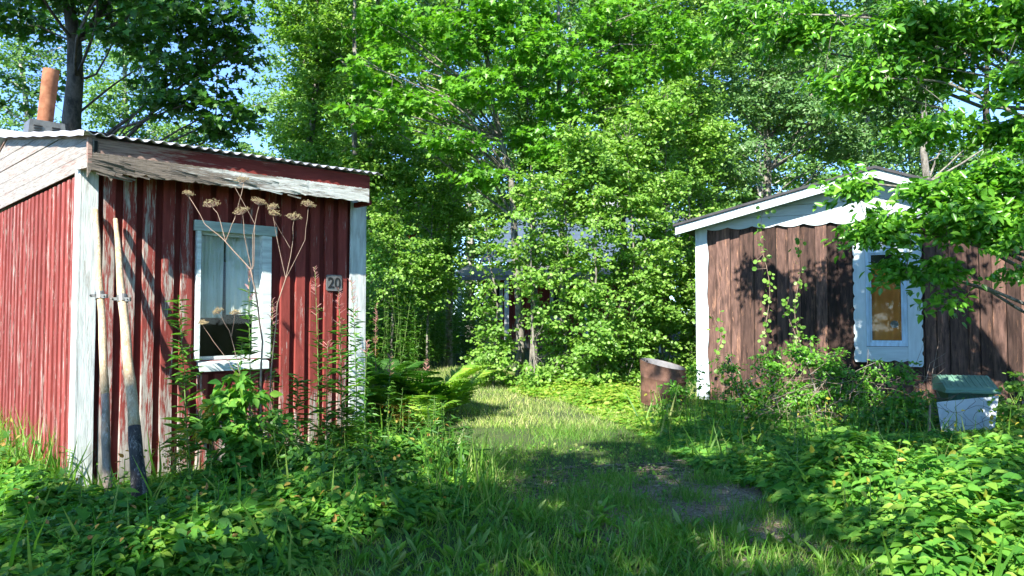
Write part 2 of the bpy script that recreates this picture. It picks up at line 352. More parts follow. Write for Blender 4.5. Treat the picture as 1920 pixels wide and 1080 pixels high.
# raised front boards
b = MB(); x = f(180, 600)[0] + .03; pitch = .163; zt = 2.72
while x < W - .16:
    bw = .100 + random.uniform(-.006, .006); e = random.uniform(-.03, .02); t = .032
    if x + bw < wx0 - .045 or x > wx1 + .045: b.board(x, x+bw, -t, -.001, B0 + .1 + e, zt, .003, 8)
    else:
        x0c = x; x1c = x + bw
        if x0c < wx0 - .045: x1c = min(x1c, wx1 + .1)
        b.board(x0c, x1c, -t, -.001, B0 + .1 + e, wz0 - .13, .003, 4); b.board(x0c, x1c, -t, -.001, wz1 + .06, zt, .003, 2)
    x += pitch
b.build('front_boards', M['red'], SH)
# side boards (the long left wall)
b = MB(); y = .03
while y < D - .1:
    bw = .09 + random.uniform(-.005, .005)
    b.prismx([(y, B0), (y+bw, B0), (y+bw, 2.62), (y, 2.62)], -random.uniform(.020, .027), -.001)
    y += .163
b.build('side_boards', M['redside'], SH)
# corner posts
for (pa, pb, nm) in ((f(146, 700, -.045)[0], f(177, 700, -.045)[0], 'l'), (f(655, 650, -.045)[0], f(677, 650, -.045)[0], 'r')):
    b = MB()
    if nm == 'l':
        b.board(-.03, pb, -.052, -.0335, B0, 2.79, .003, 6); b.board(-.05, -.0315, -.052, .10, B0, 2.70, .003, 1)
    else: b.board(pa, W + .012, -.052, -.0335, B0, 2.74, .003, 6); b.board(W + .013, W + .03, -.05, .10, B0, 2.72, .003, 1)
    b.build('corner_post', M['white'], SH)
# fascia: red board above, ragged white board under it
def lz(px, py): return f(px, py, -OV)
x0 = lz(163, 300)[0]; x1 = lz(690, 350)[0]
bot = lambda x: lz(165, 321)[1] + (lz(685, 379)[1] - lz(165, 321)[1]) * (x - x0) / (x1 - x0)
mid = lambda x: lz(165, 288)[1] + (lz(690, 357)[1] - lz(165, 288)[1]) * (x - x0) / (x1 - x0)
n = 14; pt = [(x0 + (x1 - x0) * i / n, ztop(x0 + (x1 - x0) * i / n) - .022 - random.uniform(0, .003)) for i in range(n + 1)]
pb_ = [(x0 + (x1 - x0) * i / n, mid(x0 + (x1 - x0) * i / n) - .01) for i in range(n, -1, -1)]
b = MB(); b.prism(pb_ + pt, -OV, -OV + .022) if False else None
for i in range(n):
    a0, a1 = pt[i], pt[i+1]; c1, c0 = pb_[n-i-1], pb_[n-i]
    b.prism([c0, c1, a1, a0], -OV, -OV + .022)
b.build('upper_fascia_board', M['redf'], SH)
b = MB(); n = 90; rg = []
for i in range(n + 1):
    x = x0 + (x1 - x0) * i / n; rot = max(.12, 1 - (i / n) * 1.6)
    jag = random.uniform(-.005, .006) * (1 if rot < .3 else 1) + rot * .028 * math.sin(i * .9) * random.random() - (rot > .5) * (random.random() < .07) * .05
    rg.append((x, bot(x) + jag))
for i in range(n):
    xa, xb = rg[i][0], rg[i+1][0]
    b.prism([rg[i], rg[i+1], (xb, mid(xb) + .012 + random.uniform(-.004, .004)), (xa, mid(xa) + .012 + random.uniform(-.004, .004))], -OV - .022 - random.uniform(0, .002), -OV - .001)
b.build('lower_fascia_board', M['whitef'], SH)
# loose splinters hanging from the rotten edge
b = MB()
for k in range(26):
    x = x0 + (x1 - x0) * (random.random() ** 1.6) * .8; z = bot(x) + random.uniform(-.01, .12); l = random.uniform(.08, .3)
    b.add([(x, -OV-.026, z), (x+l, -OV-.03-random.uniform(0,.012), z-l*.12-.004), (x+l, -OV-.027, z-l*.12-.018), (x, -OV-.025, z-.014)], [(0, 3, 2, 1)])
b.build('splinters', M['whitef'], SH)
b = MB(); b.add([(x0, -OV+.023, bot(x0)+.03), (x1, -OV+.023, bot(x1)+.03), (x1, .0, bot(x1)+.06), (x0, .0, bot(x0)+.06)], [(0, 1, 2, 3)])
b.build('soffit', M['redf'], SH)
# right verge board and the little return at its foot
b = MB(); xr = W + .13
b.prismx([(-OV, bot(x1)-.0), (-OV, ztop(x1)-.03), (2.9, ztop(x1, 2.9)-.03), (2.9, ztop(x1, 2.9)-.22), (.02, ztop(x1, .02)-.27)], x1+.001, x1+.022)
zz = bot(x1)
b.prismx([(-OV+.02, zz-.02), (-OV+.02, zz+.03), (.15, zz+.03), (.15, zz-.02)], x1+.023, x1+.06)
b.build('verge_board', M['redf'], SH)
# left gable: diagonal peeled boards
def sd(px, py, xl=-.035): return FS.at_x(px, py, xl)
gl0 = sd(158, 318); gl1 = sd(2, 392)
sb = (gl1[1] - gl0[1]) / (gl1[0] - gl0[0]); print('gable bottom', gl0, gl1, 'slope', sb)
b = MB(); y0g, y1g = -OV - .01, 3.9
zbm = lambda y: gl0[1] + sb * (y - gl0[0])
k = 0; hb = .125
edge = lambda y: ztop(0, y) - .035
def clipboard(lo, hi):
    ys = np.linspace(y0g, y1g, 40); out = []
    for a, c in zip(ys[:-1], ys[1:]):
        p = [(a, min(lo(a), edge(a))), (c, min(lo(c), edge(c))), (c, min(hi(c), edge(c))), (a, min(hi(a), edge(a)))]
        if p[2][1] - p[1][1] > .004 or p[3][1] - p[0][1] > .004: out.append(p)
    return out
d0 = 0
while d0 < 1.3:
    th_ = -.036 - random.uniform(0, .006); wob = random.uniform(-.004, .004)
    for p in clipboard(lambda y: zbm(y) + d0 * (1 + .05 * y) + .004 + wob, lambda y: zbm(y) + (d0 + hb) * (1 + .05 * y) - .004 + wob): b.prismx(p, th_, -.028)
    d0 += hb
b.build('gable_boards', M['gable'], SH)
b = MB(); b.prismx([(y0g, zbm(y0g)+.01), (3.85, zbm(3.85)+.01), (5.9, zbm(3.85)-.4), (5.9, edge(5.85)-.02), (2.95, edge(2.95)-.01), (y0g, edge(y0g)-.01)], -.027, -.002)
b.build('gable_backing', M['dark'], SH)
b = MB(); b.prismx([(-OV-.024, edge(-OV)-.20), (-OV-.024, edge(-OV)+.01), (-OV-.004, edge(-OV)+.01), (-OV-.004, edge(-OV)-.20)], -.046, x0-.001)
ys = [y0g, 2.95, 5.9]
for a, c in ((0, 1), (1, 2)):
    b.prismx([(ys[a], edge(ys[a])+.002), (ys[c], edge(ys[c])+.002), (ys[c], edge(ys[c])+.03), (ys[a], edge(ys[a])+.03)], -.05, -.02)
b.build('verge_strip', M['redf'], SH)
# corrugated roof sheets
def roofsheet(xa, xb, ya, yb, ny=10):
    per = .098; nx = int((xb - xa) / per * 8); V = []; Fc = []
    for j in range(ny + 1):
        y = ya + (yb - ya) * j / ny
        for i in range(nx + 1):
            x = xa + (xb - xa) * i / nx
            V.append((x, y + .012 * math.sin(x * 7.3) * (j == 0), ztop(x, y) + .012 + .013 * math.cos(2 * math.pi * x / per) + .004 * math.sin(x * 2.3 + y)))
    for j in range(ny):
        for i in range(nx): a = j * (nx + 1) + i; Fc.append((a, a + 1, a + nx + 2, a + nx + 1))
    bb = MB(); bb.add(V, Fc); return bb
o = roofsheet(-.10, lz(712, 327)[0], -OV - .07, 2.95).build('roof', M['tin'], SH, smooth=True); md = o.modifiers.new('s', 'SOLIDIFY'); md.thickness = .004
o2 = roofsheet(-.10, lz(712, 327)[0], 2.96, 6.0).build('rear_roof', M['tin'], SH, smooth=True)
b = MB(); b.tube([(-.14, 2.95, ztop(-.14, 2.95)+.03), (xr-.05, 2.95, ztop(xr, 2.95)+.03)], .05, 8); b.build('ridge_cap', M['tin'], SH, smooth=True)
# verge flashing, crumpled white tin along the left edge
b = MB(); pts = []
n = 24
for i in range(n):
    ya = -OV - .06 + (3.05 + OV) * i / n; yb = -OV - .06 + (3.05 + OV) * (i + 1) / n
    za = ztop(0, ya) + .024 + .006 * math.sin(i * 1.7); zb = ztop(0, yb) + .024 + .006 * math.sin((i + 1) * 1.7)
    b.add([(-.12, ya, za-.045), (-.12, yb, zb-.045), (-.115, yb, zb), (-.115, ya, za), (.10, yb, zb+.006), (.10, ya, za+.006)], [(0, 3, 2, 1), (3, 5, 4, 2)])
b.build('verge_flashing', plain('white_tin', (.45, .43, .45), .5, .1, .12, 6), SH)
# stove pipe and its louvred box
cx, cyy = .36, 2.38; zc = ztop(cx, cyy)
c0 = FS.loc(P(84, 232, 8.1)); c1 = FS.loc(P(96, 131, 8.1)); print('pipe', c0, c1)
pr = .085 * 27 / 27
b = MB(); dd = c1 - c0
for rr_, cap in ((.078, False),):
    b.tube([c0, c0 + dd * .55, c0 + dd * .56, c1], [rr_, rr_, rr_ + .002, rr_ + .002], 20, False)
    b.tube([c1 + dd * 0, c1 - dd * .3], [.07, .07], 20, False)
    nn = 20
o = b.build('stove_pipe', M['rust'], SH, smooth=True)
b = MB(); ring0 = [c1 + np.array([math.cos(t), math.sin(t), 0]) * .080 for t in np.linspace(0, 2*math.pi, 20, False)]; ring1 = [c1 + np.array([math.cos(t), math.sin(t), 0.0]) * .068 for t in np.linspace(0, 2*math.pi, 20, False)]
b.add(ring0 + ring1, [(i, (i+1) % 20, 20 + (i+1) % 20, 20 + i) for i in range(20)]); b.build('pipe_rim', M['rust'], o)
bx = c0.copy(); zb0 = ztop(bx[0], bx[1]) - .02
bx2 = MB(); hx, hy = .19, .14; ztb = c0[2] + .005
bx2.add([(bx[0]-hx, bx[1]-hy, zb0-.05), (bx[0]+hx, bx[1]-hy, zb0-.05), (bx[0]+hx, bx[1]+hy, zb0), (bx[0]-hx, bx[1]+hy, zb0),
         (bx[0]-hx*.86, bx[1]-hy*.9, ztb), (bx[0]+hx*.86, bx[1]-hy*.9, ztb), (bx[0]+hx*.86, bx[1]+hy*.9, ztb), (bx[0]-hx*.86, bx[1]+hy*.9, ztb)],
        [(4,5,6,7),(0,1,5,4),(1,2,6,5),(2,3,7,6),(3,0,4,7)])
bo = bx2.build('chimney_box', M['steel'], SH)
b = MB()
for sx in (-.09, .08):
    for k in range(3):
        b = MB(); z = (zb0 + ztb) / 2 + .035 - .03 * k; b.box(bx[0]+sx-.04, bx[0]+sx+.04, bx[1]-hy-.004, bx[1]-hy+.03, z-.006, z+.004)
        b.build('louvre', M['black'], bo)
# window
wf = MB()
hz0 = f(360, 431)[1]; hz1 = f(360, 413)[1]
b = MB(); b.board(f(361, 420)[0], f(515, 428)[0], -.06, -.001, hz0-.004, hz1, .002, 2)
win = empty('window', (0, 0, 0)); win.parent = SH
def wb(bm, name, mat=None): return bm.build(name, mat or M['whitew'], win)
b2 = MB(); jw = .03
b2.board(wx0-.028, wx0+.012, -.05, .03, wz0, hz0-.006, .001, 2)
jx = f(487, 550)[0]
b2.board(jx, wx1+.0, -.05, .03, wz0, hz0-.006, .001, 2)
b2.box(wx0+.013, jx-.001, .02, .06, wz1-.07, wz1+.0); b2.box(wx0+.013, jx-.001, .02, .06, wz0+.001, wz0+.035); b2.box(jx-.05, jx-.001, .02, .06, wz0+.036, wz1-.071); b2.box(wx0+.013, wx0+.03, .02, .06, wz0+.036, wz1-.071)
wb(b2, 'frame'); wb(b, 'head_board', woodpaint('grey_green_paint', (.42, .50, .46), (.4, .4, .36), .12, 'x'))
b = MB(); s0 = f(374, 690, -.07)[0]; s1 = f(503, 690, -.07)[0]
b.prismx([(-.085, wz0-.10), (-.085, wz0-.03), (.02, wz0-.004), (.02, wz0-.03), (-.07, wz0-.10)], s0, s1)
wb(b, 'sill')
b = MB(); b.box(wx0+.028, jx-.048, .038, .042, wz0+.033, wz1-.068); wb(b, 'pane', M['glass'])
zc0 = f(400, 594, .09)[1]
for (xa, xb, zlo, ph) in ((f(372, 500, .09)[0], f(420, 500, .09)[0], f(400, 596, .09)[1], 0), (f(423, 500, .11)[0], f(492, 500, .11)[0], f(440, 590, .11)[1], 2)):
    V = []; nx = 60; nz = 10; Fc = []
    for j in range(nz+1):
        z = zlo + (wz1 - .01 - zlo) * j / nz; q = j / nz
        for i in range(nx+1):
            x = xa + (xb - xa) * i / nx + .015 * (1-q) * math.sin(ph + i * .2)
            V.append((x, .10 + .016 * math.sin(i * .62 + ph + .5*q) * (.7 + .3 * q) + .006 * math.sin(i * 1.9) + .01 * ph * .5, z))
    for j in range(nz):
        for i in range(nx): a = j*(nx+1)+i; Fc.append((a, a+1, a+nx+2, a+nx+1))
    bb = MB(); bb.add(V, Fc); o = wb(bb, 'curtain', M['curtain']); o.data.polygons.foreach_set("use_smooth", [True]*len(Fc))
# pots on the inner sill
# ------------------------------------------------------------------ house number plate
pa = f(611, 545, -.03); pb2 = f(640, 516, -.03)
pl = empty('number_plate', FS.o + FS.x * pa[0] + FS.y * -.03 + UP * pa[1], FS.a, 'small square grey plate reading 20 on the red boards', 'house number')
wpl, hpl = pb2[0]-pa[0], pb2[1]-pa[1]
b = MB(); b.prism([(.01, 0), (wpl-.01, 0), (wpl, .01), (wpl, hpl-.01), (wpl-.01, hpl), (.01, hpl), (0, hpl-.01), (0, .01)], -.012, 0); b.build('plate', M['slate'], pl)
cu = bpy.data.curves.new('numbers', 'FONT'); cu.body = '20'; cu.size = hpl * .92; cu.align_x = 'CENTER'; cu.extrude = .0015; cu.offset = .002
to = bpy.data.objects.new('tmp', cu); C.objects.link(to)
dg = bpy.context.evaluated_depsgraph_get(); me = bpy.data.meshes.new_from_object(to.evaluated_get(dg)); bpy.data.objects.remove(to)
o = link('digits', me, M['black'], pl); o.location = (wpl/2, -.0145, hpl*.19); o.rotation_euler = (math.pi/2, 0, 0)

# ------------------------------------------------------------------ long poles leaning on the shed
def pole(name, label, bot_, top_, yb, pts_r, clampz, dk='poledark', s=7):
    r0 = G(*bot_); q = FS.loc(r0)
    tx, tz = FS.at_y(top_[0], top_[1], yb); p1 = FS.o + FS.x*tx + FS.y*yb + UP*tz
    e = empty(name, r0, 0, label, 'pole', 'wooden poles leaning on the shed')
    d = p1 - r0; b = MB(); pts = []; rad = []; n = 22
    for i in range(n+1):
        t = i/n; side = np.cross(d, UP); side /= np.linalg.norm(side)
        pts.append(d*t + side * .012 * math.sin(t*5+bot_[0]) * (1-t) + side*.003*math.sin(t*23)); rad.append(np.interp(t, [0, .3, .7, 1], pts_r) * (1 + .05*math.sin(t*40+bot_[1])))
    bb = MB(); bb.tube([p for p in pts[:s+1]], rad[:s+1], 12); bb.build('lower_end', M[dk], e, smooth=True)
    bb = MB(); bb.tube([p for p in pts[s:]], rad[s:], 12); bb.build('shaft', M['pole'], e, smooth=True)
    c = d*clampz; rr = np.interp(clampz, [0,.3,.7,1], pts_r)
    bb = MB(); bb.tube([c - d*.012, c + d*.012], [rr+.008]*2, 14); bb.box(c[0]-rr-.035, c[0]-rr+.005, c[1]-.03, c[1]-.005, c[2]-.012, c[2]+.012); bb.box(c[0]+rr-.005, c[0]+rr+.04, c[1]-.03, c[1]+.0, c[2]-.02, c[2]+.012)
    bb.tube([(c[0]-rr-.03, c[1]-.05, c[2]), (c[0]-rr-.03, c[1]+.02, c[2])], .006, 6); bb.tube([(c[0]+rr+.025, c[1]-.05, c[2]-.004), (c[0]+rr+.025, c[1]+.02, c[2]-.004)], .006, 6)
    bb.build('clamp', M['steel'], e)
pole('wooden_pole', 'thin pale wooden pole leaning on the shed beside the white corner post', (206, 966), (180, 393), -.07, [.030, .030, .027, .018], .69, 'polegrey', 8)
pole('wooden_pole', 'thicker pole with dark tarred foot leaning on the red boards, nearer the window', (264, 972), (217, 411), -.07, [.062, .042, .033, .018], .70, 'poledark', 6)

# ------------------------------------------------------------------ brown cabin
gB = P(1323, 748, 11.5)
FC = Frame(gB, -25)
CB = empty('timber_cabin', FC.o, FC.a, 'dark brown vertical board cabin with white gable, scalloped trim and white cased window', 'cabin')
c = lambda px, py, yl=0.0: FC.at_y(px, py, yl)
ap = c(1640, 330); lf = c(1309, 418); LW = 6.3
print('cabin', FC.o, 'apex', ap, 'left', lf)
ax = ap[0]
gt = lambda x: (ap[1] - (ap[1]-lf[1]) * (ax-x)/(ax-lf[0])) if x < ax else ap[1] - .22*(x-ax)
ox0, oz1 = c(1612, 445); ox1, oz0 = c(1700, 650)
ix0, iz1 = c(1633, 468); ix1, iz0 = c(1697, 638)
zs = lambda x: c(1310+ (x)*0, 432)[1] + (c(1740, 430)[1]-c(1310, 432)[1]) * x / c(1740, 430)[0]
zscal = c(1500, 424)[1]; print('scallop z', c(1335, 436), c(1500, 424), c(1740, 412))
sl = (c(1740, 414)[1]-c(1335, 434)[1])/(c(1740, 414)[0]-c(1335, 434)[0]); z_s = lambda x: c(1335, 430)[1] + sl*(x-c(1335, 430)[0])
b = MB()
b.box(0, ix0, 0, .1, -.5, 2.2); b.box(ix1, LW, 0, .1, -.5, 2.2); b.box(ix0, ix1, 0, .1, -.5, iz0); b.box(ix0, ix1, 0, .1, iz1, 2.2)
b.box(0, .08, .1, 5, -.5, 2.2); b.box(LW-.08, LW, .1, 5, -.5, 2.2); b.box(.08, LW-.08, 4.9, 5, -.5, 2.2)
b.build('wall', plain('dark_wall_backing', (.03, .02, .016), .9), CB)  # darker than the boards so the gaps show as dark lines
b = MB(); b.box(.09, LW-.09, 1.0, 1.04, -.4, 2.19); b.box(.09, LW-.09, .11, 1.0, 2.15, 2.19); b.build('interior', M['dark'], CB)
# boards, alternating proud and recessed
b = MB(); x = .02; k = 0
while x < LW - .1:
    bw = random.uniform(.13, .21); t = .040 if k % 2 else .012
    zt_ = z_s(x) + .06
    segs = [(-.4, zt_)]
    if x + bw > ix0-.02 and x < ix1+.02: segs = [(-.4, iz0-.1), (iz1+.06, zt_)]
    for a, d_ in segs: b.board(x + (.0 if k % 2 else .007), x+bw - (.0 if k % 2 else .007), -t-random.uniform(0,.006), -.001, a, d_, .003, 5)
    x += bw; k += 1
b.build('wall_boards', M['brown'], CB)
# corner trim with wavy inner edge
b = MB(); n = 40; xa = c(1308, 600, -.05)[0]
for i in range(n):
    za = -.05 + (lf[1]-.0+.05) * i / n; zb = -.05 + (lf[1]+.05) * (i+1) / n
    wv = lambda z: c(1328, 600, -.05)[0] + .010*math.sin(z*6.5+.3) + .005*math.sin(z*15)
    b.prism([(xa, za), (wv(za), za), (wv(zb), zb), (xa, zb)], -.055, -.034)
b.box(xa-.022, xa-.001, -.055, .12, -.05, lf[1]-.02)
b.build('corner_trim', M['cwhitez'], CB)
# gable boards, scalloped bottom board
b = MB(); e0 = -.02; rows = []; z = 0; hb = .155
def gb(lo, hi):
    xs = np.linspace(.0, LW, 64)
    for a, c_ in zip(xs[:-1], xs[1:]):
        p = [(a, min(lo(a), gt(a)-.02)), (c_, min(lo(c_), gt(c_)-.02)), (c_, min(hi(c_), gt(c_)-.02)), (a, min(hi(a), gt(a)-.02))]
        if p[2][1]-p[1][1] > .003 or p[3][1]-p[0][1] > .003: b.prism(p, -.055 - .003*(k % 2), -.034)
for k in range(1, 10): gb(lambda x: z_s(x) + hb*k - .02 + .005, lambda x: z_s(x) + hb*(k+1) - .02 - .001)
n = 260; per = .36
scal = lambda x: z_s(x) + .035 - .042*abs(math.sin(math.pi*x/per)) ** .8 - .02
for i in range(n):
    a = .0 + LW*i/n; d_ = .0 + LW*(i+1)/n
    b.prism([(a, min(scal(a), gt(a)-.03)), (d_, min(scal(d_), gt(d_)-.03)), (d_, min(z_s(d_)+hb-.021, gt(d_)-.02)), (a, min(z_s(a)+hb-.021, gt(a)-.02))], -.060, -.034)
b.build('gable_boards', M['cwhite'], CB)
b = MB(); b.prism([(.0, 2.0), (LW, 2.0), (LW, gt(LW)-.03), (ax, gt(ax)-.03), (.0, gt(.0)-.03)], -.0005, .1) ; b.build('gable_backing', M['dark'], CB)
# bargeboards and roof
BO = -.32
r0 = FC.at_y(1266, 425, BO); r1 = FC.at_y(1640, 316, BO); r2 = FC.at_y(1768, 348, BO); print('barge', r0, r1, r2)
sR = (r2[1]-r1[1])/(r2[0]-r1[0]); xe = LW+.3; ze = r1[1] + sR*(xe-r1[0]); hbz = .125
for (p, q) in (((r0[0], r0[1]), r1), (r1, (xe, ze))):
    b = MB(); nseg = 3; 
    for i in range(nseg):
        g0 = .002 if i else 0
        xa_ = p[0] + (q[0]-p[0])*i/nseg + g0; xb_ = p[0] + (q[0]-p[0])*(i+1)/nseg; zf = lambda x: p[1] + (q[1]-p[1])*(x-p[0])/(q[0]-p[0])
        b.prism([(xa_, zf(xa_)-hbz), (xb_, zf(xb_)-hbz), (xb_, zf(xb_)-.001), (xa_, zf(xa_)-.001)], BO-.002*i, BO+.025)
    b.build('bargeboard', M['cwhite'], CB)
b = MB()
b.prism([(r0[0]-.03, r0[1]+.0), (r1[0], r1[1]+.002), (xe, ze), (xe, ze+.035), (r1[0], r1[1]+.04), (r0[0]-.03, r0[1]+.035)], BO-.03, 5.2)
b.build('roof', M['tindark'], CB)
b = MB(); b.prism([(r0[0]+.01, r0[1]-.09), (r1[0], r1[1]-.09), (xe-.02, ze-.09), (xe-.02, ze-.02), (r1[0], r1[1]-.02), (r0[0]+.01, r0[1]-.02)], BO+.026, -.062); b.build('soffit', plain('pale_soffit', (.25, .27, .28), .8), CB)
# window: scalloped white casing, blue-white frame, orange blind
win = empty('window'); win.parent = CB
def casing(xo, xi, z0, z1, side):
    bb = MB(); n = 80; per = .185
    for i in range(n):
        za = z0 + (z1-z0)*i/n; zb = z0 + (z1-z0)*(i+1)/n
        e = lambda z: .020*abs(math.cos(math.pi*(z-z0)/per))**12
        oa, ob_ = xo + side*e(za), xo + side*e(zb)
        poly = [(oa, za), (xi, za), (xi, zb), (ob_, zb)] if side > 0 else [(xi, za), (oa, za), (ob_, zb), (xi, zb)]
        bb.prism(poly, -.062, -.0355)
    return bb
cz0 = c(1660, 678)[1]; cz1 = c(1660, 425)[1]
xl0 = c(1600, 560)[0]; xl1 = c(1623, 560)[0]; xr0 = c(1701, 560)[0]; xr1 = c(1729, 560)[0]
casing(xl0, xl1, cz0-.01, cz1, 1).build('casing', M['cwhitez'], win); casing(xr1, xr0, cz0-.06, cz1, -1).build('casing', M['cwhitez'], win)
b = MB(); nn = 24
for i in range(nn):
    a = xl1+.001 + (xr0-xl1-.002)*i/nn; d_ = xl1+.001 + (xr0-xl1-.002)*(i+1)/nn; s_ = lambda x: cz0 - .0 + .025*abs(math.cos(math.pi*(x-xl1)/((xr0-xl1)/3)))**3
    b.prism([(a, s_(a)), (d_, s_(d_)), (d_, c(1660, 650)[1]), (a, c(1660, 650)[1])], -.062, -.0355)
b.build('apron', M['cwhite'], win); b = MB()
b.prism([(xl1+.001, c(1660, 466)[1]), (xr0-.001, c(1660, 466)[1]), (xr0-.001, cz1), (xl1+.001, cz1)], -.062, -.0355)
b.build('head_board', M['cwhite'], win)
b = MB(); z0_, z1_ = c(1660, 649)[1], c(1660, 467)[1]; fw = .045
for q in ((xl1+.002, xl1+fw, z0_, z1_), (xr0-fw, xr0-.002, z0_, z1_), (xl1+fw, xr0-fw, z0_, z0_+.05), (xl1+fw, xr0-fw, z1_-.05, z1_)): b.box(q[0], q[1], -.045, .02, q[2], q[3])
for q in ((xl1+fw, xl1+fw+.03, z0_+.05, z1_-.05), (xr0-fw-.03, xr0-fw, z0_+.05, z1_-.05), (xl1+fw+.03, xr0-fw-.03, z0_+.05, z0_+.08), (xl1+fw+.03, xr0-fw-.03, z1_-.08, z1_-.05)): b.box(q[0], q[1], -.030, .02, q[2], q[3])
b.build('frame', woodpaint('blue_white_paint', (.46, .58, .68), (.45, .47, .45), .2, 'z'), win)
b = MB(); b.box(xl1+fw+.03, xr0-fw-.03, -.004, .0, z0_+.08, z1_-.08); b.build('pane', M['glass2'], win)
b = MB(); V = []; nx = 30; Fc = []
for j in range(2):
    for i in range(nx+1): V.append((xl1+.02 + (xr0-xl1-.04)*i/nx, .05+.012*math.sin(i*.7), z0_-.02 if j == 0 else z1_))
Fc = [(i, i+1, i+nx+2, i+nx+1) for i in range(nx)]
b.add(V, Fc); b.build('blind', M['blind'], win, smooth=True)
hx_, hz_ = c(1677, 608, .03); b = MB(); b.prism([(hx_+.055*math.cos(t), hz_+.055*math.sin(t)) for t in np.linspace(0, 2*math.pi, 9)[:-1]], .028, .034)
b.build('sun_catcher', M['slate'], win)

# ------------------------------------------------------------------ rusty barrel
g0 = G(1244, 757); rb = 42/F*g0[1]*1.0
e = empty('oil_barrel', g0, 0, 'rusty brown open barrel with slanting pale rim beside the cabin corner', 'barrel')
hL = P(1203, 672, g0[1])[2]-g0[2]; hR = P(1286, 692, g0[1])[2]-g0[2]; print('barrel', g0, rb, hL, hR)
def barrel_shell(r, zin=0, inner=False):
    b = MB(); n = 40; rings = []; lv = [0, .02, .3, .31, .33, .34, .62, .63, .65, .66, .97, 1.0]
    V = []
    for t in lv:
        bulge = .003 if .305 < t < .335 or .625 < t < .655 or t > .96 else 0
        for i in range(n):
            a = 2*math.pi*i/n; hh = hR + (hL-hR)*max(0, .5+.5*math.cos(a-math.radians(150))); 
            V.append(((r+bulge*(not inner))*math.cos(a)*(1+.015*math.sin(3*a+5*t)), (r+bulge*(not inner))*math.sin(a), t*hh+zin*(1-t)))
    k = len(lv)
    b.add(V, [(j*n+i, j*n+(i+1) % n, (j+1)*n+(i+1) % n, (j+1)*n+i) for j in range(k-1) for i in range(n)]); return b
barrel_shell(rb).build('body', M['barrel'], e, smooth=True)
b = barrel_shell(rb-.012, .05, True); b.add([((rb-.012)*math.cos(t), (rb-.012)*math.sin(t), .3) for t in np.linspace(0, 2*math.pi, 40, False)], [tuple(range(40))]); b.build('lining', plain('barrel_lining', (.24, .235, .24), .7, .2, .3, 6), e, smooth=True)
b = MB()
for (hx2, hz2, rr2) in ((-.85, .93, .022), (-.77, .95, .018), (-.80, .885, .02), (-.72, .90, .017), (-.88, .87, .02), (-.70, .955, .014)):
    a = math.radians(125 + (hx2+.88)*190); zt_ = hR + (hL-hR)*max(0, .5+.5*math.cos(a-math.radians(150))); p = np.array([rb*math.cos(a), rb*math.sin(a), zt_-(1-hz2)*.9]); rad = np.array([math.cos(a), math.sin(a), 0]); tg = np.array([-math.sin(a), math.cos(a), 0])
    b.add([p - rad*.03 + tg*rr2*1.3*math.cos(t) + UP*rr2*1.3*math.sin(t) for t in np.linspace(0, 2*math.pi, 10, False)], [tuple(range(10))])
b.build('leaf_shadow_discs', M['black'], e)  # black discs painting leaf shadow onto the lining

# ------------------------------------------------------------------ wheelie bin, panel, wire netting
gb_ = P(1822, 815, 8.7)
FB = Frame(gb_, -14)
e = empty('wheelie_bin', FB.o, FB.a, 'green wheelie bin with ribbed lid standing against the brown boards', 'bin')
bb_ = lambda px, py, yl=0: FB.at_y(px, py, yl)
x0b, zb_ = bb_(1772, 722); x1b, _ = bb_(1872, 722); ztl = bb_(1820, 714)[1]; zbl = bb_(1820, 738)[1]
b = MB()
cxm = (x0b+x1b)/2; hw = (x1b-x0b)/2; dp = .5
b.add([(cxm-hw*.7, .08, -.15), (cxm+hw*.7, .08, -.15), (cxm+hw*.7, dp, -.15), (cxm-hw*.7, dp, -.15), (cxm-hw*.86, .03, zbl), (cxm+hw*.86, .03, zbl), (cxm+hw*.86, dp, zbl), (cxm-hw*.86, dp, zbl)],
      [(0,3,2,1),(4,5,6,7),(0,1,5,4),(1,2,6,5),(2,3,7,6),(3,0,4,7)])
for xx in (-.5, 0, .5): b.box(cxm+xx*hw-.012, cxm+xx*hw+.012, .012, .028, .1, zbl-.02)
o = b.build('body', M['bin'], e)
b = MB(); b.prismx([(-.03, zbl), (-.03, zbl+.045), (.02, zbl+.075), (.3, ztl+.04), (dp, ztl+.03), (dp, zbl)], x0b, x1b)
for k in range(9): xx = x0b+.03+(x1b-x0b-.06)*k/8; b.prismx([(.0, zbl+.07), (.02, zbl+.085), (.28, ztl+.05), (.28, ztl+.03)], xx-.008, xx+.008)
b.box(x0b-.012, x1b+.012, -.042, -.031, zbl+.005, zbl+.03)
o = b.build('lid', plain('bin_lid_green', (.12, .24, .17), .5, 0, .15, 5, bump=.05), e); md = o.modifiers.new('b', 'BEVEL'); md.width = .008; md.segments = 2
pA = P(1760, 812, 8.2); FP = Frame(pA, -10)
e = empty('metal_panel', FP.o, FP.a, 'tilted white metal sheet with folded edge leaning on the green bin', 'metal sheet')
q = [FP.at_y(*k) for k in ((1768, 828), (1862, 822), (1872, 742), (1756, 754))]
b = MB(); b.prism([(a, z) for a, z in q], -.008, .0)
o = b.build('sheet', M['panel'], e); b = MB(); b.prism([(q[1][0]-.10, q[1][1]), (q[1][0]-.02, q[1][1]), (q[2][0]-.12, q[2][1]-.28), (q[2][0]-.18, q[2][1]-.22)], -.035, -.009); b.build('folded_flap', M['panel'], e)
g1 = P(1755, 815, 7.9)
e = empty('wire_netting', g1, 0, 'sagging rusty wire netting strung low in front of the metal sheet', 'wire fence')
b = MB()
for k in range(9):
    sx = -.02 + k*.085
    pts = [P(1750 + k*17 + 12*math.sin(j*1.4+k), 830 - j*11, 7.8) - g1 for j in range(9)]
    b.tube(pts, .0022, 4)
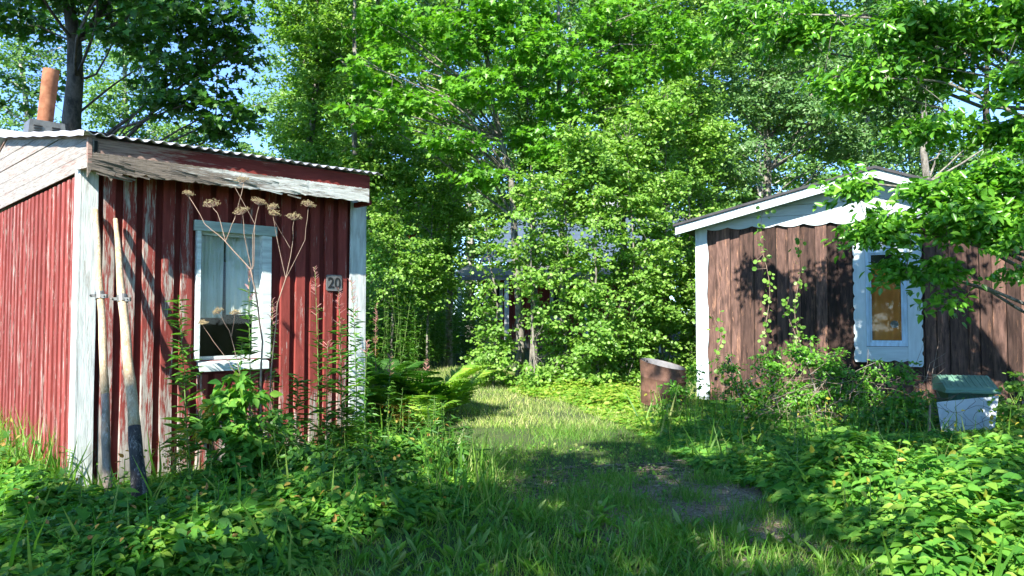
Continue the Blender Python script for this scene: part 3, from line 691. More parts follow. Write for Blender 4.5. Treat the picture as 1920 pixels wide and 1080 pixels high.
for j in range(4):
    pts = [P(1745 + i*14, 822 - j*26 + 6*math.sin(i*1.1+j*2) - i*.6, 7.79) - g1 for i in range(11)]
    b.tube(pts, .0022, 4)
b.build('strands', M['wire'], e)
for qa, qb, rr_ in (((1925, 840), (1922, 752), .03), ((1742, 842), (1744, 760), .012)):
    b = MB(); b.tube([P(*qa, 7.8)-g1, P(*qb, 7.8)-g1], rr_, 8); b.build('post', M['twig'], e)
# ================================================================== vegetation
EZ = np.array([0, 0, 1.0])
def E(px, py, Y, rpx, rpy, ry=None, wt=1.0):
    p = P(px, py, Y); k = Y / F; return (p, np.array([rpx*k, ry if ry else rpx*k, rpy*k]), wt)
def sample_blobs(blobs, n, shell=.5):
    vol = np.array([b[1].prod() ** .75 * (b[2] if len(b) > 2 else 1) for b in blobs]); idx = R.choice(len(blobs), n, p=vol/vol.sum())
    c = np.array([b[0] for b in blobs])[idx]; r = np.array([b[1] for b in blobs])[idx]
    d = nrm(rnd(n)); u = (shell + (1-shell)*R.random(n)) * R.random(n) ** .18
    return c + d*r*u[:, None], d
def sprays(cen, out, K, rad, flat=.35, droop=.15, layered=0):
    """leaf positions, axes and normals round clump centres"""
    n = len(cen); tw = 4
    a = R.random((n, tw, 1)) * 2*math.pi
    q = R.random((n, tw, max(1, K//tw)))
    sp = q * rad; jit = .25*rad
    dx = np.cos(a)*sp; dy = np.sin(a)*sp; dz = -droop*q**2*rad*1.5 + flat*rad*(R.random((n, tw, 1))-.5)*2*q
    off = np.stack([dx, dy, np.broadcast_to(dz, dx.shape)], -1) + R.normal(0, jit*.55, dx.shape+(3,))*np.array([1, 1, flat+.15])
    pos = cen[:, None, None, :] + off
    ax = np.stack([np.cos(a)+0*sp, np.sin(a)+0*sp, -.35+0*sp], -1) + R.normal(0, .7, dx.shape+(3,))
    no = np.array([0, 0, 1.0]) + out[:, None, None, :]*.35 + R.normal(0, .45, dx.shape+(3,)) + np.array([-.15, -.35, 0])
    return pos.reshape(-1, 3), nrm(ax.reshape(-1, 3)), nrm(no.reshape(-1, 3))
def limb(b, p0, p1, r0, r1, sag=.1, n=6, sides=5, wob=.06):
    p0 = np.array(p0, float); p1 = np.array(p1, float); L_ = np.linalg.norm(p1-p0); w1 = rnd(1)[0]*wob*L_
    pts = []
    for i in range(n+1):
        t = i/n; p = p0 + (p1-p0)*t; p = p + EZ*sag*L_*math.sin(math.pi*t) + w1*math.sin(math.pi*t)*(1 + .5*math.sin(6*t)); pts.append(p)
    b.tube(pts, [r0 + (r1-r0)*i/n for i in range(n+1)], sides, False)
    return pts
CROWNS = {}
def tree(name, label, cat, trunk, tr, blobs, nc, K, rad, leaf, size, mat, bk, limbs=40, group=None, flat=.35, droop=.15, base=None, keep=None, shell=.5, limbr=.25, twigs=0):
    """trunk: list of world points; blobs: crown volumes"""
    trunk = [np.array(p, float) for p in trunk]; base = trunk[0] if base is None else base
    e = empty(name, base, 0, label, cat, group)
    cen, out = sample_blobs(blobs, nc, shell)
    if keep is not None: k_ = keep(cen); cen, out = cen[k_], out[k_]
    b = MB(); T = np.array(trunk)
    # densify trunk
    tt = np.linspace(0, 1, 14); cum = np.concatenate([[0], np.cumsum(np.linalg.norm(np.diff(T, axis=0), axis=1))]); cum /= cum[-1]
    TP = np.stack([np.interp(tt, cum, T[:, i]) for i in range(3)], 1); TP[1:-1] += rnd(12, .012*np.linalg.norm(T[-1]-T[0])/4)
    TR = tr * (1 - tt*.85) + .15*tr*(tt < .04)
    b.tube(TP, TR, 9, False)
    sel = R.permutation(len(cen))[:limbs]; ends = []
    for i in sel:
        p = cen[i]; dz = p[2] - np.linalg.norm(p[:2]-TP[:, :2].mean(0))*.55
        j = int(np.argmin(np.abs(TP[:, 2]-dz) + .15*np.linalg.norm(TP-p, axis=1))); j = max(2, min(j, 12))
        r0 = min(TR[j]*.5, .009*np.linalg.norm(p-TP[j])+.004)
        pts = limb(b, TP[j], p, r0, max(.003, r0*limbr), .08, 6, 5); ends.append(pts)
    if ends:
        for i in R.permutation(len(cen))[:twigs]:
            k = ends[R.integers(len(ends))]; best = min((min((np.linalg.norm(q-cen[i]), tuple(q)) for q in pts) for pts in (ends if len(ends) < 40 else [ends[int(z)] for z in R.integers(0, len(ends), 40)])), key=lambda s: s[0])
            if .03 < best[0] < 2.5*rad+1.2: limb(b, best[1], cen[i], .006, .002, .03, 3, 3)
    b.build('trunk', bk, e, off=base, smooth=True)
    pos, ax, no = sprays(cen, out, K, rad, flat, droop)
    s = size * R.uniform(.65, 1.25, len(pos))
    leafmesh('crown', leaf, pos, ax, no, s, mat, e, off=base)
    return e
def gp(px, Y):          # ground point below pixel column at depth Y
    x = (px-960)/F*Y; return np.array([x, Y, float(h_(x, Y))])

# ---- big dark maple behind the shed
tree('maple_tree', 'big dark maple with a thick forked trunk rising behind the shed roof and stove pipe', 'tree',
     [gp(128, 12.4), P(135, 235, 12.4), P(150, 120, 12.3), P(125, 20, 12.2), P(100, -220, 12)], .27,
     [E(330, 70, 11.6, 150, 110, 1.5), E(400, 200, 11.5, 80, 75, 1.0), E(210, -60, 11.6, 260, 110, 2), E(415, 50, 11.3, 70, 70, 1.0), E(300, -200, 12, 300, 140, 2.4), E(30, 20, 12.6, 90, 60, 1.2), E(330, 160, 11.5, 70, 70, 1.0), E(40, 170, 13, 90, 50, 1.2, .35)],
     620, 26, .36, MAPLE, .125, L['mapled'], M['barkd'], 46, twigs=120)
# ---- birches behind, left
tree('birch_tree', 'thin loose birch seen through the gaps left of the stove pipe', 'tree', [gp(40, 22), P(50, 200, 22), P(30, -120, 22)], .14,
     [E(20, 140, 22, 120, 90, 1.6), E(60, 250, 22, 110, 60, 1.6), E(20, 0, 22, 100, 120, 1.5), E(150, 60, 23, 80, 140, 1.5)], 300, 40, .55, ROUND, .085, L['birch'], M['barkb'], 40)
tree('birch_tree', 'pale leaved birch standing behind the middle of the shed roof ridge', 'tree', [gp(235, 21), P(232, 200, 21), P(240, -120, 21)], .13,
     [E(230, 200, 21, 90, 90, 1.6), E(300, 260, 21, 120, 40, 1.6), E(250, 20, 21, 80, 160, 1.5)], 280, 44, .55, ROUND, .085, L['birch'], M['barkb'], 40)
tree('birch_tree', 'small birch between the dark maple and the blue gap of sky', 'tree', [gp(395, 24), P(400, 280, 24), P(410, 100, 24)], .09,
     [E(400, 270, 24, 70, 60, 1.4), E(450, 300, 24, 80, 36, 1.4), E(500, 200, 25, 50, 60, 1.2, .5), E(500, 120, 25, 40, 40, 1.2, .3)], 110, 44, .5, ROUND, .085, L['birch'], M['barkb'], 20)
# ---- tall bluish aspens, centre left
tree('aspen_tree', 'tall grey green aspen above the right end of the shed roof', 'tree', [gp(575, 16), P(585, 250, 16), P(600, -200, 16)], .13,
     [E(575, 250, 16, 60, 90, 1.0), E(585, 120, 16, 65, 90, 1.0), E(560, 20, 16, 70, 80, 1.0), E(600, 300, 15.6, 80, 50, 1.0), E(590, -130, 16, 80, 120, 1)], 420, 56, .36, ROUND, .068, L['aspen'], M['barkg'], 60, twigs=100)
tree('aspen_tree', 'slender aspen with a straight pale stem left of the bright maple', 'tree', [gp(665, 15), P(668, 250, 15), P(660, -200, 15)], .10,
     [E(660, 330, 15, 55, 70, .9), E(668, 200, 15.3, 55, 80, .9), E(640, 70, 15.5, 55, 90, .9), E(730, 300, 15.2, 60, 60, .9), E(650, -90, 15, 70, 100, 1)], 380, 56, .34, ROUND, .068, L['aspen'], M['barkg'], 60, twigs=100)
# ---- bright maples in the middle
tree('maple_tree', 'sunlit bright green maple in the centre with leaning grey trunk', 'tree',
     [gp(975, 14.2), P(965, 420, 14.2), P(935, 240, 14.2), P(905, 60, 14.1), P(880, -260, 14)], .085,
     [E(740, 40, 13.6, 100, 50, .9), E(720, 130, 13.4, 85, 55, .8), E(770, 200, 13.6, 95, 55, .8), E(860, 60, 13.6, 90, 60, .9), E(900, 160, 13.4, 90, 40, .8), E(960, 20, 13.6, 120, 60, .9), E(700, 215, 13.5, 60, 25, .7),
      E(850, 265, 13.4, 60, 24, .7), E(900, 330, 13.4, 60, 20, .7), E(1020, 110, 13.5, 90, 60, .9), E(900, -120, 14, 240, 100, 1.6)],
     560, 28, .36, MAPLE, .115, L['maple'], M['barkg'], 60, flat=.16, droop=.22, twigs=160)
tree('maple_tree', 'yellow green maple with flat leaf layers right of the leaning trunk', 'tree',
     [gp(1062, 14.6), P(1055, 380, 14.6), P(1045, 200, 14.6), P(1050, -220, 14.6)], .085,
     [E(1060, 190, 13.9, 85, 40, .8), E(1050, 290, 13.8, 75, 34, .7), E(1150, 130, 14, 90, 50, .8), E(1160, 40, 14, 100, 50, .8), E(1260, 80, 14.2, 80, 60, .8), E(1000, 250, 13.8, 50, 24, .6), E(1100, -120, 14.4, 200, 90, 1.5), E(1230, 210, 14, 60, 50, .7)],
     480, 28, .34, MAPLE, .10, L['maple'], M['barkg'], 50, flat=.18, droop=.2, twigs=130)
# ---- saplings with round leaves in the middle ground
def seehouse(p):
    px, py = topx(p); a = inpoly(px, py, [(835, 515), (960, 400), (1215, 375), (1215, 510), (1080, 560), (1010, 610), (835, 610)]); return ~(a & (R.random(len(p)) < .36))
def inpoly(px, py, poly):
    poly = np.array(poly, float); res = np.zeros(len(px), bool); j = len(poly) - 1
    for i in range(len(poly)):
        xi, yi = poly[i]; xj, yj = poly[j]
        res ^= ((yi > py) != (yj > py)) & (px < (xj-xi)*(py-yi)/(yj-yi+1e-12)+xi); j = i
    return res
saps = [(735, 15.0, 330, 'young aspen clump at the right end of the shed, behind the ferns', 60), (800, 15.4, 300, 'leafy young aspen left of the far porch post', 60),
        (925, 13.0, 430, 'short forked sapling in front of the far porch', 40), (998, 12.6, 330, 'straight sapling with a bare white stem at the grass edge', 46),
        (1060, 13.1, 300, 'dense round leaved sapling right of the bare white stem', 56), (1120, 12.7, 260, 'tall sapling in the thick of the green stand', 60),
        (1185, 13.2, 250, 'tall narrow sapling left of the rusty barrel', 60), (1240, 13.8, 180, 'young aspen rising behind the rusty barrel', 66), (1300, 14.6, 200, 'aspen standing just behind the cabin eave corner', 70),
        (1165, 14.6, 60, 'pale stemmed aspen reaching the top of the picture behind the saplings', 70), (1310, 15.5, -40, 'tall aspen with hanging rounded leaves above the cabin eave', 80), (1000, 16, 120, 'grey green aspen between the two bright maples', 80), (840, 16.5, 150, 'aspen behind the lower branches of the central maple', 80)]
for i, (px, Y, top, lab, wd) in enumerate(saps):
    bl = []; y = top; base = gp(px, Y); pb = 595 + (CAMH - base[2]) * F / Y
    low = pb - 20 if i not in (0, 1, 9, 10, 11, 12) else 520
    if i < 2: low = 575
    if i == 3: low = pb - 130
    while y < low:
        rr = wd * random.uniform(.7, 1.15); bl.append(E(px + random.uniform(-.4, .4)*wd, y, Y + random.uniform(-.3, .3), rr, rr*.8, .65)); y += rr*.85
    n = len(bl)
    if 1 < i < 9: bl.append(E(px, pb - 25, Y, wd*.8, 30, .6, 1.3))
    tree('aspen_sapling' if i < 9 else 'aspen_tree', lab, 'sapling' if i < 9 else 'tree', [base, P(px + random.uniform(-10, 10), (pb+top)/2, Y), P(px + random.uniform(-20, 20), top - 20, Y)], .028 if i < 9 else .09, bl,
         int(n*26*(wd/55)**2), 36, .27, ROUND, .060, L['aspen'], M['barkg'], n*9, shell=.3, twigs=n*6, keep=seehouse)
# ---- trees behind and above the cabin
tree('willow_tree', 'dull green willow filling the space above the cabin roof', 'tree', [gp(1430, 16.5), P(1440, 200, 16.5), P(1460, -100, 16.5)], .14,
     [E(1400, 300, 16, 90, 60, 1), E(1430, 180, 16, 100, 80, 1.1), E(1380, 60, 16, 80, 80, 1.1), E(1520, 230, 16, 100, 70, 1.1), E(1500, 90, 16, 110, 90, 1.2), E(1620, 160, 16.5, 90, 90, 1.2), E(1450, -60, 16.5, 160, 90, 1.2), E(1600, 270, 16.5, 90, 40, 1)],
     620, 40, .40, OVAL, .085, L['willow'], M['barkg'], 70, twigs=160)
tree('willow_tree', 'pale trunked willow showing through the leaves above the cabin ridge', 'tree', [gp(1735, 15), P(1735, 240, 15), P(1730, -60, 15)], .12,
     [E(1680, 60, 15.5, 90, 80, 1.1), E(1780, 60, 16, 80, 60, 1.1), E(1700, 200, 16, 70, 60, 1), E(1860, 280, 16, 80, 40, 1, .6), E(1900, 60, 16, 60, 60, 1, .6)], 430, 40, .42, OVAL, .085, L['willow'], M['barkg'], 50, twigs=80)
tree('spruce_tree', 'dark tree mass behind the right end of the cabin roof', 'tree', [gp(1850, 17), P(1850, 200, 17), P(1850, 60, 17)], .2,
     [E(1800, 350, 17, 120, 50, 1.2), E(1900, 330, 17, 80, 60, 1.2), E(1780, 290, 17, 40, 30, 1)], 150, 50, .5, LANCE, .12, L['mapled'], M['barkd'], 20)
# ---- wall of woodland farther off
def fartree(label, seed, wd, ht, mat, bk, n=330):
    bl = []
    for k in range(9):
        t = k/8; r = wd*(1-.65*abs(t-.35)); bl.append((np.array([random.uniform(-.4, .4)*wd*.5, random.uniform(-.3, .3)*wd, 1.5+ht*t*.92]), np.array([r, r, ht*.11])))
    return tree('woodland_tree', label, 'tree', [(0, 0, -.2), (0, 0, ht*.5), (.3, 0, ht)], .16, bl, n, 80, .8, ROUND, .125, mat, bk, 30, 'tall trees of the wood behind')
def cptree(src, x, y, s, rz, label):
    e = src.copy(); C.objects.link(e); e.location = (x, y, float(h_(x, y))); e.scale = (s, s, s); e.rotation_euler = (0, 0, rz); e["label"] = label
    for ch in src.children:
        c_ = ch.copy(); C.objects.link(c_); c_.parent = e
    return e
protos = [fartree('proto', 1, 2.5, 17, L['birch'], M['barkb']), fartree('proto', 2, 2.9, 16, L['aspen'], M['barkg']), fartree('proto', 3, 3.0, 18, L['willow'], M['barkg'])]
spots = [(575, 27, 0, .9, 'far birch beside the blue gap of sky, over the shed end'), (700, 25, 1, 1.0, 'far tree with grey trunk behind the slender aspen'), (790, 30, 2, 1.05, 'far tree behind the left half of the central maple'),
         (880, 26, 0, 1.0, 'far birch straight behind the central maple trunk'), (975, 31, 1, 1.1, 'far tree above the grey roofed house'), (1070, 27, 2, .95, 'far tree behind the right bright maple'), (1160, 31, 0, 1.1, 'far birch behind the tall saplings'),
         (1250, 26, 1, 1.0, 'far tree behind the barrel and saplings'), (1340, 29, 2, 1.05, 'far tree left of the cabin ridge'), (1430, 25, 0, .95, 'far birch behind the dull willow'), (1530, 29, 1, 1.05, 'far tree above the cabin ridge'),
         (1630, 26, 2, .95, 'far tree between the willow and the pale trunk'), (1715, 31, 0, .95, 'far birch behind the pale willow trunk'), (640, 34, 2, 1.15, 'farthest tree above the shed eave end')]
for i, (px, Y, k, s, lab) in enumerate(spots):
    x = (px-960)/F*Y
    if i < 3 and k == [0, 1, 2][i]: e = protos[k]; e.location = (x, Y, float(h_(x, Y))); e.scale = (s,)*3; e["label"] = lab
    else: cptree(protos[k], x, Y, s, random.uniform(0, 6.28), lab)
# low dark wood filling under the far crowns
n = 26000; px_ = R.uniform(480, 2000, n); Yy = R.uniform(19.5, 24, n); x = (px_-960)/F*Yy
keepm = ~((px_ > 830) & (px_ < 1290)); x, Yy = x[keepm], Yy[keepm]; hh = R.random(len(x))**.8*3.4
pos = np.stack([x, Yy, h_(x, Yy)+hh], 1); pos[:, 0] += np.sin(hh*3+x)*.3
leafmesh('undergrowth', OVAL, pos, rnd(len(pos))+[0, 0, -.3], rnd(len(pos), .6)+[0, -.4, 1], R.uniform(.09, .16, len(pos)), L['weed'])["kind"] = 'stuff'
bpy.data.objects['undergrowth']["label"] = 'dense bushy undergrowth below the far trees'
# left low wood beyond the shed is hidden; far right too
# ---- houses far behind
gH = gp(850, 21); FH = Frame(gH, -3); H = empty('wooden_house', FH.o, FH.a, 'half hidden red house with long grey sheet roof and white posted porch behind the saplings', 'house')
hh_ = lambda px, py, yl=0: FH.at_y(px, py, yl)
ex0, ez = hh_(842, 516, -.3); ex1, _ = hh_(1270, 516, -.3)
b = MB(); b.box(hh_(905, 560, 1.6)[0], ex1, 1.6, 1.75, -.2, ez+.2); b.box(hh_(905, 560, 1.6)[0], hh_(905, 560, 1.6)[0]+.1, 1.75, 6, -.2, ez+.2); b.build('wall', M['red'], H)
def sheet(poly3, th=.03):
    bb = MB(); v = [np.array(q, float) for q in poly3]; bb.add(v + [q - EZ*th for q in v], [(0,1,2,3),(7,6,5,4),(0,4,5,1),(1,5,6,2),(2,6,7,3),(3,7,4,0)]); return bb
zr1 = ez+.42
sheet([(ex0, -.35, ez), (ex1, -.35, ez), (ex1, 1.7, zr1), (ex0+.3, 1.7, zr1)]).build('porch_roof', M['slate'], H)
ridge = hh_(960, 420, 4.6)[1]
mroof = plain('blue_grey_sheet_roof', (.07, .10, .15), .6, .1, .2, 3)
sheet([(hh_(900, 490, 1.5)[0], 1.4, zr1+.1), (ex1+1, 1.4, zr1+.1), (ex1+1, 5, ridge+.5), (hh_(965, 420, 5)[0], 5, ridge+.5)]).build('main_roof', mroof, H)
b = MB(); cxh = hh_(1145, 400, 3.8)[0]; b.box(cxh-.3, cxh+.3, 3.6, 4.2, ridge-1, ridge+.9); b.build('chimney', plain('grey_plaster', (.4,.42,.45), .9), H)
b = MB(); b.box(ex0, ex1, -.345, -.315, ez-.14, ez-.032); b.build('porch_fascia', M['slate'], H)
for px in (862, 950, 1100, 1240):
    xx = hh_(px, 560, -.2)[0]; b = MB(); b.board(xx-.06, xx+.06, -.26, -.14, -.2, ez-.04, .002, 3); b.build('porch_post', M['white'], H)
for px in (925, 1045):
    w0, w1 = hh_(px-14, 560, 1.6)[0], hh_(px+18, 560, 1.6)[0]; za, zb2 = hh_(px, 600, 1.6)[1], hh_(px, 530, 1.6)[1]
    b = MB(); b.box(w0, w0+.1, 1.55, 1.597, za, zb2); b.box(w1-.1, w1, 1.55, 1.597, za, zb2); b.box(w0+.1, w1-.1, 1.55, 1.597, za, za+.1); b.box(w0+.1, w1-.1, 1.55, 1.597, zb2-.1, zb2); fr = b.build('window', M['white'], H)
    b = MB(); b.box(w0+.1, w1-.1, 1.575, 1.59, za+.1, zb2-.1); b.build('pane', M['black'], fr)
gR = gp(640, 30); FR = Frame(gR, 8); H2 = empty('red_house', FR.o, FR.a, 'far red house glimpsed through leaves just right of the shed', 'house')
r_ = lambda px, py, yl=0: FR.at_y(px, py, yl)
wa, wb2 = r_(655, 500)[0], r_(850, 500)[0]; zt2 = r_(700, 415)[1]
b = MB(); b.box(wa, wb2, 0, 4, -.3, zt2); b.build('wall', plain('far_red_paint', (.42, .07, .04), .8), H2)
b = MB(); b.prismx([(-.3, zt2-.05), (2, zt2+1.1), (4.3, zt2-.05), (4.3, zt2+.02), (2, zt2+1.2), (-.3, zt2+.02)], wa-.2, wb2+.2); b.build('roof', M['tindark'], H2)
# ------------------------------------------------------------------ overhanging tree, right
tree('plum_tree', 'broad leaved tree reaching in from the right, its drooping boughs hanging before the cabin window', 'tree',
     [gp(2150, 6.9), P(2120, 420, 6.9), P(2010, 150, 6.9), P(1860, -60, 7.0), P(1700, -260, 7.2)], .12,
     [E(1720, 50, 7.1, 170, 80, .6, 1.2), E(1500, 50, 7.8, 130, 60, .6), E(1390, 30, 8.2, 80, 40, .5, .8), E(1620, 150, 7.2, 130, 60, .6), E(1740, 240, 6.9, 110, 35, .5), E(1880, 30, 6.8, 80, 90, .5, 1.4), E(1900, 150, 6.5, 40, 60, .4, 1.3), E(1960, 240, 6.4, 60, 60, .4, 1.2), E(1780, 130, 7.2, 60, 50, .4, 1.0), E(1880, 320, 6.5, 60, 50, .4, 1.6),
      E(1720, 350, 6.7, 80, 30, .4, .7), E(1590, 340, 6.9, 50, 45, .3, 1.2), E(1660, 425, 6.7, 100, 40, .35, 1.8), E(1810, 400, 6.5, 90, 50, .4, 2.0), E(1900, 430, 6.3, 40, 60, .35, 1.6), E(1760, 500, 6.6, 60, 40, .3, 1.0), E(1780, 560, 6.6, 30, 22, .2, .6), E(1680, 500, 6.7, 50, 25, .25, 1.0), E(1600, 440, 6.8, 40, 30, .25, 1.0), E(1800, 350, 6.7, 90, 35, .4, 2.0), E(1870, 380, 6.6, 70, 40, .4, 1.6), E(1880, 240, 6.9, 70, 40, .5, 1.4), E(1900, 500, 6.4, 30, 24, .3, .6), E(1750, -120, 7, 260, 90, 1, 1.5)],
     1350, 20, .19, TOOTH, .080, L['plum'], M['barkg'], 46, shell=.1, droop=.4, twigs=260, base=gp(2150, 6.9))
# ------------------------------------------------------------------ sampling helpers for low growth
def scatter(n, xr, yr, poly=None, notin=()):
    x = R.uniform(*xr, n); y = R.uniform(*yr, n); z = h_(x, y); p = np.stack([x, y, z], 1)
    px, py = topx(p); k = (px > -60) & (px < 1990) & (py < 1150)
    if poly is not None: k &= inpoly(px, py, poly)
    for q in notin: k &= ~inpoly(px, py, q)
    # nothing grows inside the buildings
    for fr, w_, d_ in ((FS, W, 6), (FC, LW, 5)):
        lx = (p - fr.o) @ fr.x; ly = (p - fr.o) @ fr.y; k &= ~((lx > -.02) & (lx < w_+.02) & (ly > -.02) & (ly < d_))
    return p[k], px[k], py[k]
def edge_dist(px, py, poly):
    poly = np.array(poly, float); d = np.full(len(px), 1e9)
    for i in range(len(poly)):
        a, b_ = poly[i], poly[(i+1) % len(poly)]; ab = b_-a; t = np.clip(((px-a[0])*ab[0]+(py-a[1])*ab[1])/(ab@ab), 0, 1)
        d = np.minimum(d, np.hypot(px-a[0]-t*ab[0], py-a[1]-t*ab[1]))
    return d
PATCH = [(1150, 920), (1230, 902), (1330, 893), (1420, 905), (1500, 940), (1585, 1010), (1480, 1022), (1390, 990), (1300, 1000), (1190, 985), (1060, 965), (1030, 945)]
RIGHT = [(1200, 790), (1225, 830), (1330, 890), (1440, 930), (1530, 985), (1640, 1050), (1720, 1160), (2000, 1160), (2000, 745), (1560, 740), (1330, 752), (1290, 775)]
LEFT = [(-60, 835), (60, 880), (140, 925), (300, 905), (500, 870), (690, 815), (810, 830), (880, 900), (880, 975), (760, 990), (640, 1030), (540, 1110), (-60, 1160)]
def trifoliate(name, poly, n, xr, yr, hfun, size, mat, lab, tmpl=OVAL, hmin=.25):
    p, px, py = scatter(n, xr, yr, poly); ed = edge_dist(px, py, poly); H_ = hfun(p, px, py, ed)
    H_ = H_ * (.75 + .35*np.sin(p[:, 0]*2.7+1)*np.sin(p[:, 1]*3.3) + .12*np.sin(p[:, 0]*9)*np.sin(p[:, 1]*8))
    H_ = H_*(1 + .25*np.sin(p[:, 0]*5.3+p[:, 1]*3.7)*np.sin(p[:, 1]*6.1-p[:, 0]*2.2) + R.normal(0, .12, len(p)))
    z = H_ * (hmin + (1-hmin)*R.random(len(p))**.55); c_ = p + EZ*z[:, None]
    a = R.uniform(0, 2*math.pi, len(p)); tl = nrm(np.array([-.1, -.25, 1]) + rnd(len(p), .28)); out = []
    Ps, As, Ns, Ss = [], [], [], []
    sz = size*R.uniform(.6, 1.4, len(p))*(1 + .3*np.sin(p[:, 0]*3.9+2)*np.sin(p[:, 1]*3.1))
    for dphi, off, ks in ((-1.15, .1, .9), (0, .35, 1.05), (1.15, .1, .9)):
        u = np.stack([np.cos(a+dphi), np.sin(a+dphi), -.12+0*a], 1); u0 = np.stack([np.cos(a), np.sin(a), 0*a], 1)
        Ps.append(c_ + u0*(off*sz)[:, None] + u*(.1*sz)[:, None]); As.append(u + rnd(len(p), .12)); Ns.append(tl + rnd(len(p), .16)); Ss.append(sz*ks)
    o = leafmesh(name, tmpl, np.concatenate(Ps), np.concatenate(As), np.concatenate(Ns), np.concatenate(Ss), mat)
    tag(o, lab, None, None, 'stuff'); return o, c_, p
trifoliate('ground_elder', RIGHT, 78000, (.8, 7.5), (3.6, 11.6), lambda p, px, py, ed: np.where(p[:, 1] > 6.6, np.clip(.36-(p[:, 1]-6.6)*.17, .09, .4), .38)*np.clip(.25+ed/90, 0, 1) + .14*np.clip((6.6-p[:, 1])/1.5, 0, 1)*np.clip(ed/90, 0, 1), .082, L['elder'], 'thick bank of three leaved ground elder below the cabin', TOOTH)
trifoliate('ground_elder', LEFT, 44000, (-6, 1), (3.6, 9), lambda p, px, py, ed: .08 + .22*np.clip(ed/90, 0, 1), .080, L['elder'], 'ground elder growing over the foot of the shed and the poles', TOOTH)
YG = [(950, 722), (980, 700), (1190, 705), (1195, 755), (1200, 775), (1290, 780), (1250, 830), (1140, 790), (1060, 755), (970, 742)]
trifoliate('ground_cover', YG, 16000, (-1, 4), (8.5, 13.5), lambda p, px, py, ed: .05 + .20*np.clip(ed/30, 0, 1)*np.clip((p[:, 1]-9)/2, .3, 1), .06, L['cover'], 'sunlit yellow green ground cover at the foot of the saplings', OVAL)
# ------------------------------------------------------------------ grass
def grass(name, n, xr, yr, poly, notin, hf, mat, lab, tm=BLADE, lean=.35, wid=1):
    p, px, py = scatter(n, xr, yr, poly, notin); H_ = hf(p, px, py)*R.uniform(.45, 1.35, len(p))
    if name == 'grass' and lab.startswith('lush'):
        ed = edge_dist(px, py, PATCH); H_ = H_*np.clip(.35+ed/70, 0, 1)
        dn = R.random(len(p)) < np.clip(.4 + ed/90, 0, 1); p, H_, px, py = p[dn], H_[dn], px[dn], py[dn]
    keep = np.sin(p[:, 0]*5.1+p[:, 1]*1.7)*np.sin(p[:, 1]*4.3-p[:, 0]) + R.normal(0, .7, len(p)) > -.6; p, H_ = p[keep], H_[keep]
    ax = nrm(np.array([0, 0, 1.0]) + rnd(len(p), lean)); ax[:, 2] = np.abs(ax[:, 2]); no = nrm(np.array([0, -.5, .2]) + rnd(len(p), .8))
    T_ = (tm[0]*np.array([wid, 1, 1]), tm[1]); o = leafmesh(name, T_, p - EZ*.01, ax, no, H_, mat); tag(o, lab, None, None, 'stuff'); return o
NEARP = [(PATCH), ]
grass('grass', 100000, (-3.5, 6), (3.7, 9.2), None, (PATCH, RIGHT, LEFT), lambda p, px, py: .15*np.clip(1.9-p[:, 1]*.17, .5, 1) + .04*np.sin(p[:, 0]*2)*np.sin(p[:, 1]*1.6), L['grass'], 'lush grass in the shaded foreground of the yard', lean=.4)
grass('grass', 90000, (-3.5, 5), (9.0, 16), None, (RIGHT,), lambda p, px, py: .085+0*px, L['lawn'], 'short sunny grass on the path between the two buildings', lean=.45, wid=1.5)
grass('grass', 30000, (-1, 4.5), (3.9, 8), PATCH, (), lambda p, px, py: (.09*np.clip(1.3-edge_dist(px, py, PATCH)/45, .4, 1)+.05*(np.sin(p[:, 0]*4.3+1)*np.sin(p[:, 1]*5.1) > .5))*(R.random(len(px)) < np.clip(.9-edge_dist(px, py, PATCH)/40+1.1*(np.sin(p[:, 0]*4.3+1)*np.sin(p[:, 1]*5.1) > .5)+.5*np.sin(p[:, 0]*11)*np.sin(p[:, 1]*9), .36, 1))+.003, L['grass'], 'sparse thin grass coming up through the bare patch', lean=.5)
TALL = [(850, 850), (905, 865), (935, 900), (925, 985), (850, 1000), (800, 940), (800, 880)]
grass('tall_grass', 5200, (-2, 1), (4.5, 9), TALL, (), lambda p, px, py: .34+0*px, L['grass'], 'tall grass tuft at the left edge of the path', lean=.28)
grass('tall_grass', 5000, (-8, -3.3), (4.2, 9), [(-60, 780), (120, 880), (150, 940), (60, 950), (-60, 960)], (), lambda p, px, py: .45+0*px, L['grass'], 'feathery pale grass against the foot of the long red wall', lean=.3, wid=.6)
# broad weed leaves in the lawn
p, px, py = scatter(1500, (-3, 5), (3.8, 8.5), [(860, 940), (1100, 960), (1300, 1000), (1600, 1040), (1800, 1160), (500, 1160), (700, 1010)], ())
k = 5; pos = np.repeat(p, k, 0) + EZ*.01; a = R.uniform(0, 6.28, len(pos)); ax = np.stack([np.cos(a), np.sin(a), R.uniform(.5, 1.8, len(pos))], 1)
tag(leafmesh('lawn_weeds', LANCE, pos, ax, rnd(len(pos), .4)+EZ, R.uniform(.07, .17, len(pos)), L['grass']), 'rosettes of dandelion like leaves in the near lawn', None, None, 'stuff')
# litter, dead stalks and clippings on the bare patch
p, px, py = scatter(26000, (-1, 4.6), (3.9, 8), [(960, 880), (1330, 860), (1470, 890), (1620, 1010), (1560, 1050), (1300, 1040), (1060, 1000), (940, 960)])
tag(leafmesh('leaf_litter', (LANCE[0]*np.array([.5, 1, .3]), LANCE[1]), p+EZ*.006, rnd(len(p))*[1, 1, .12], rnd(len(p), .25)+EZ, R.uniform(.02, .09, len(p)), L['litter']), 'dry clippings and twigs strewn over the bare earth', None, None, 'stuff')
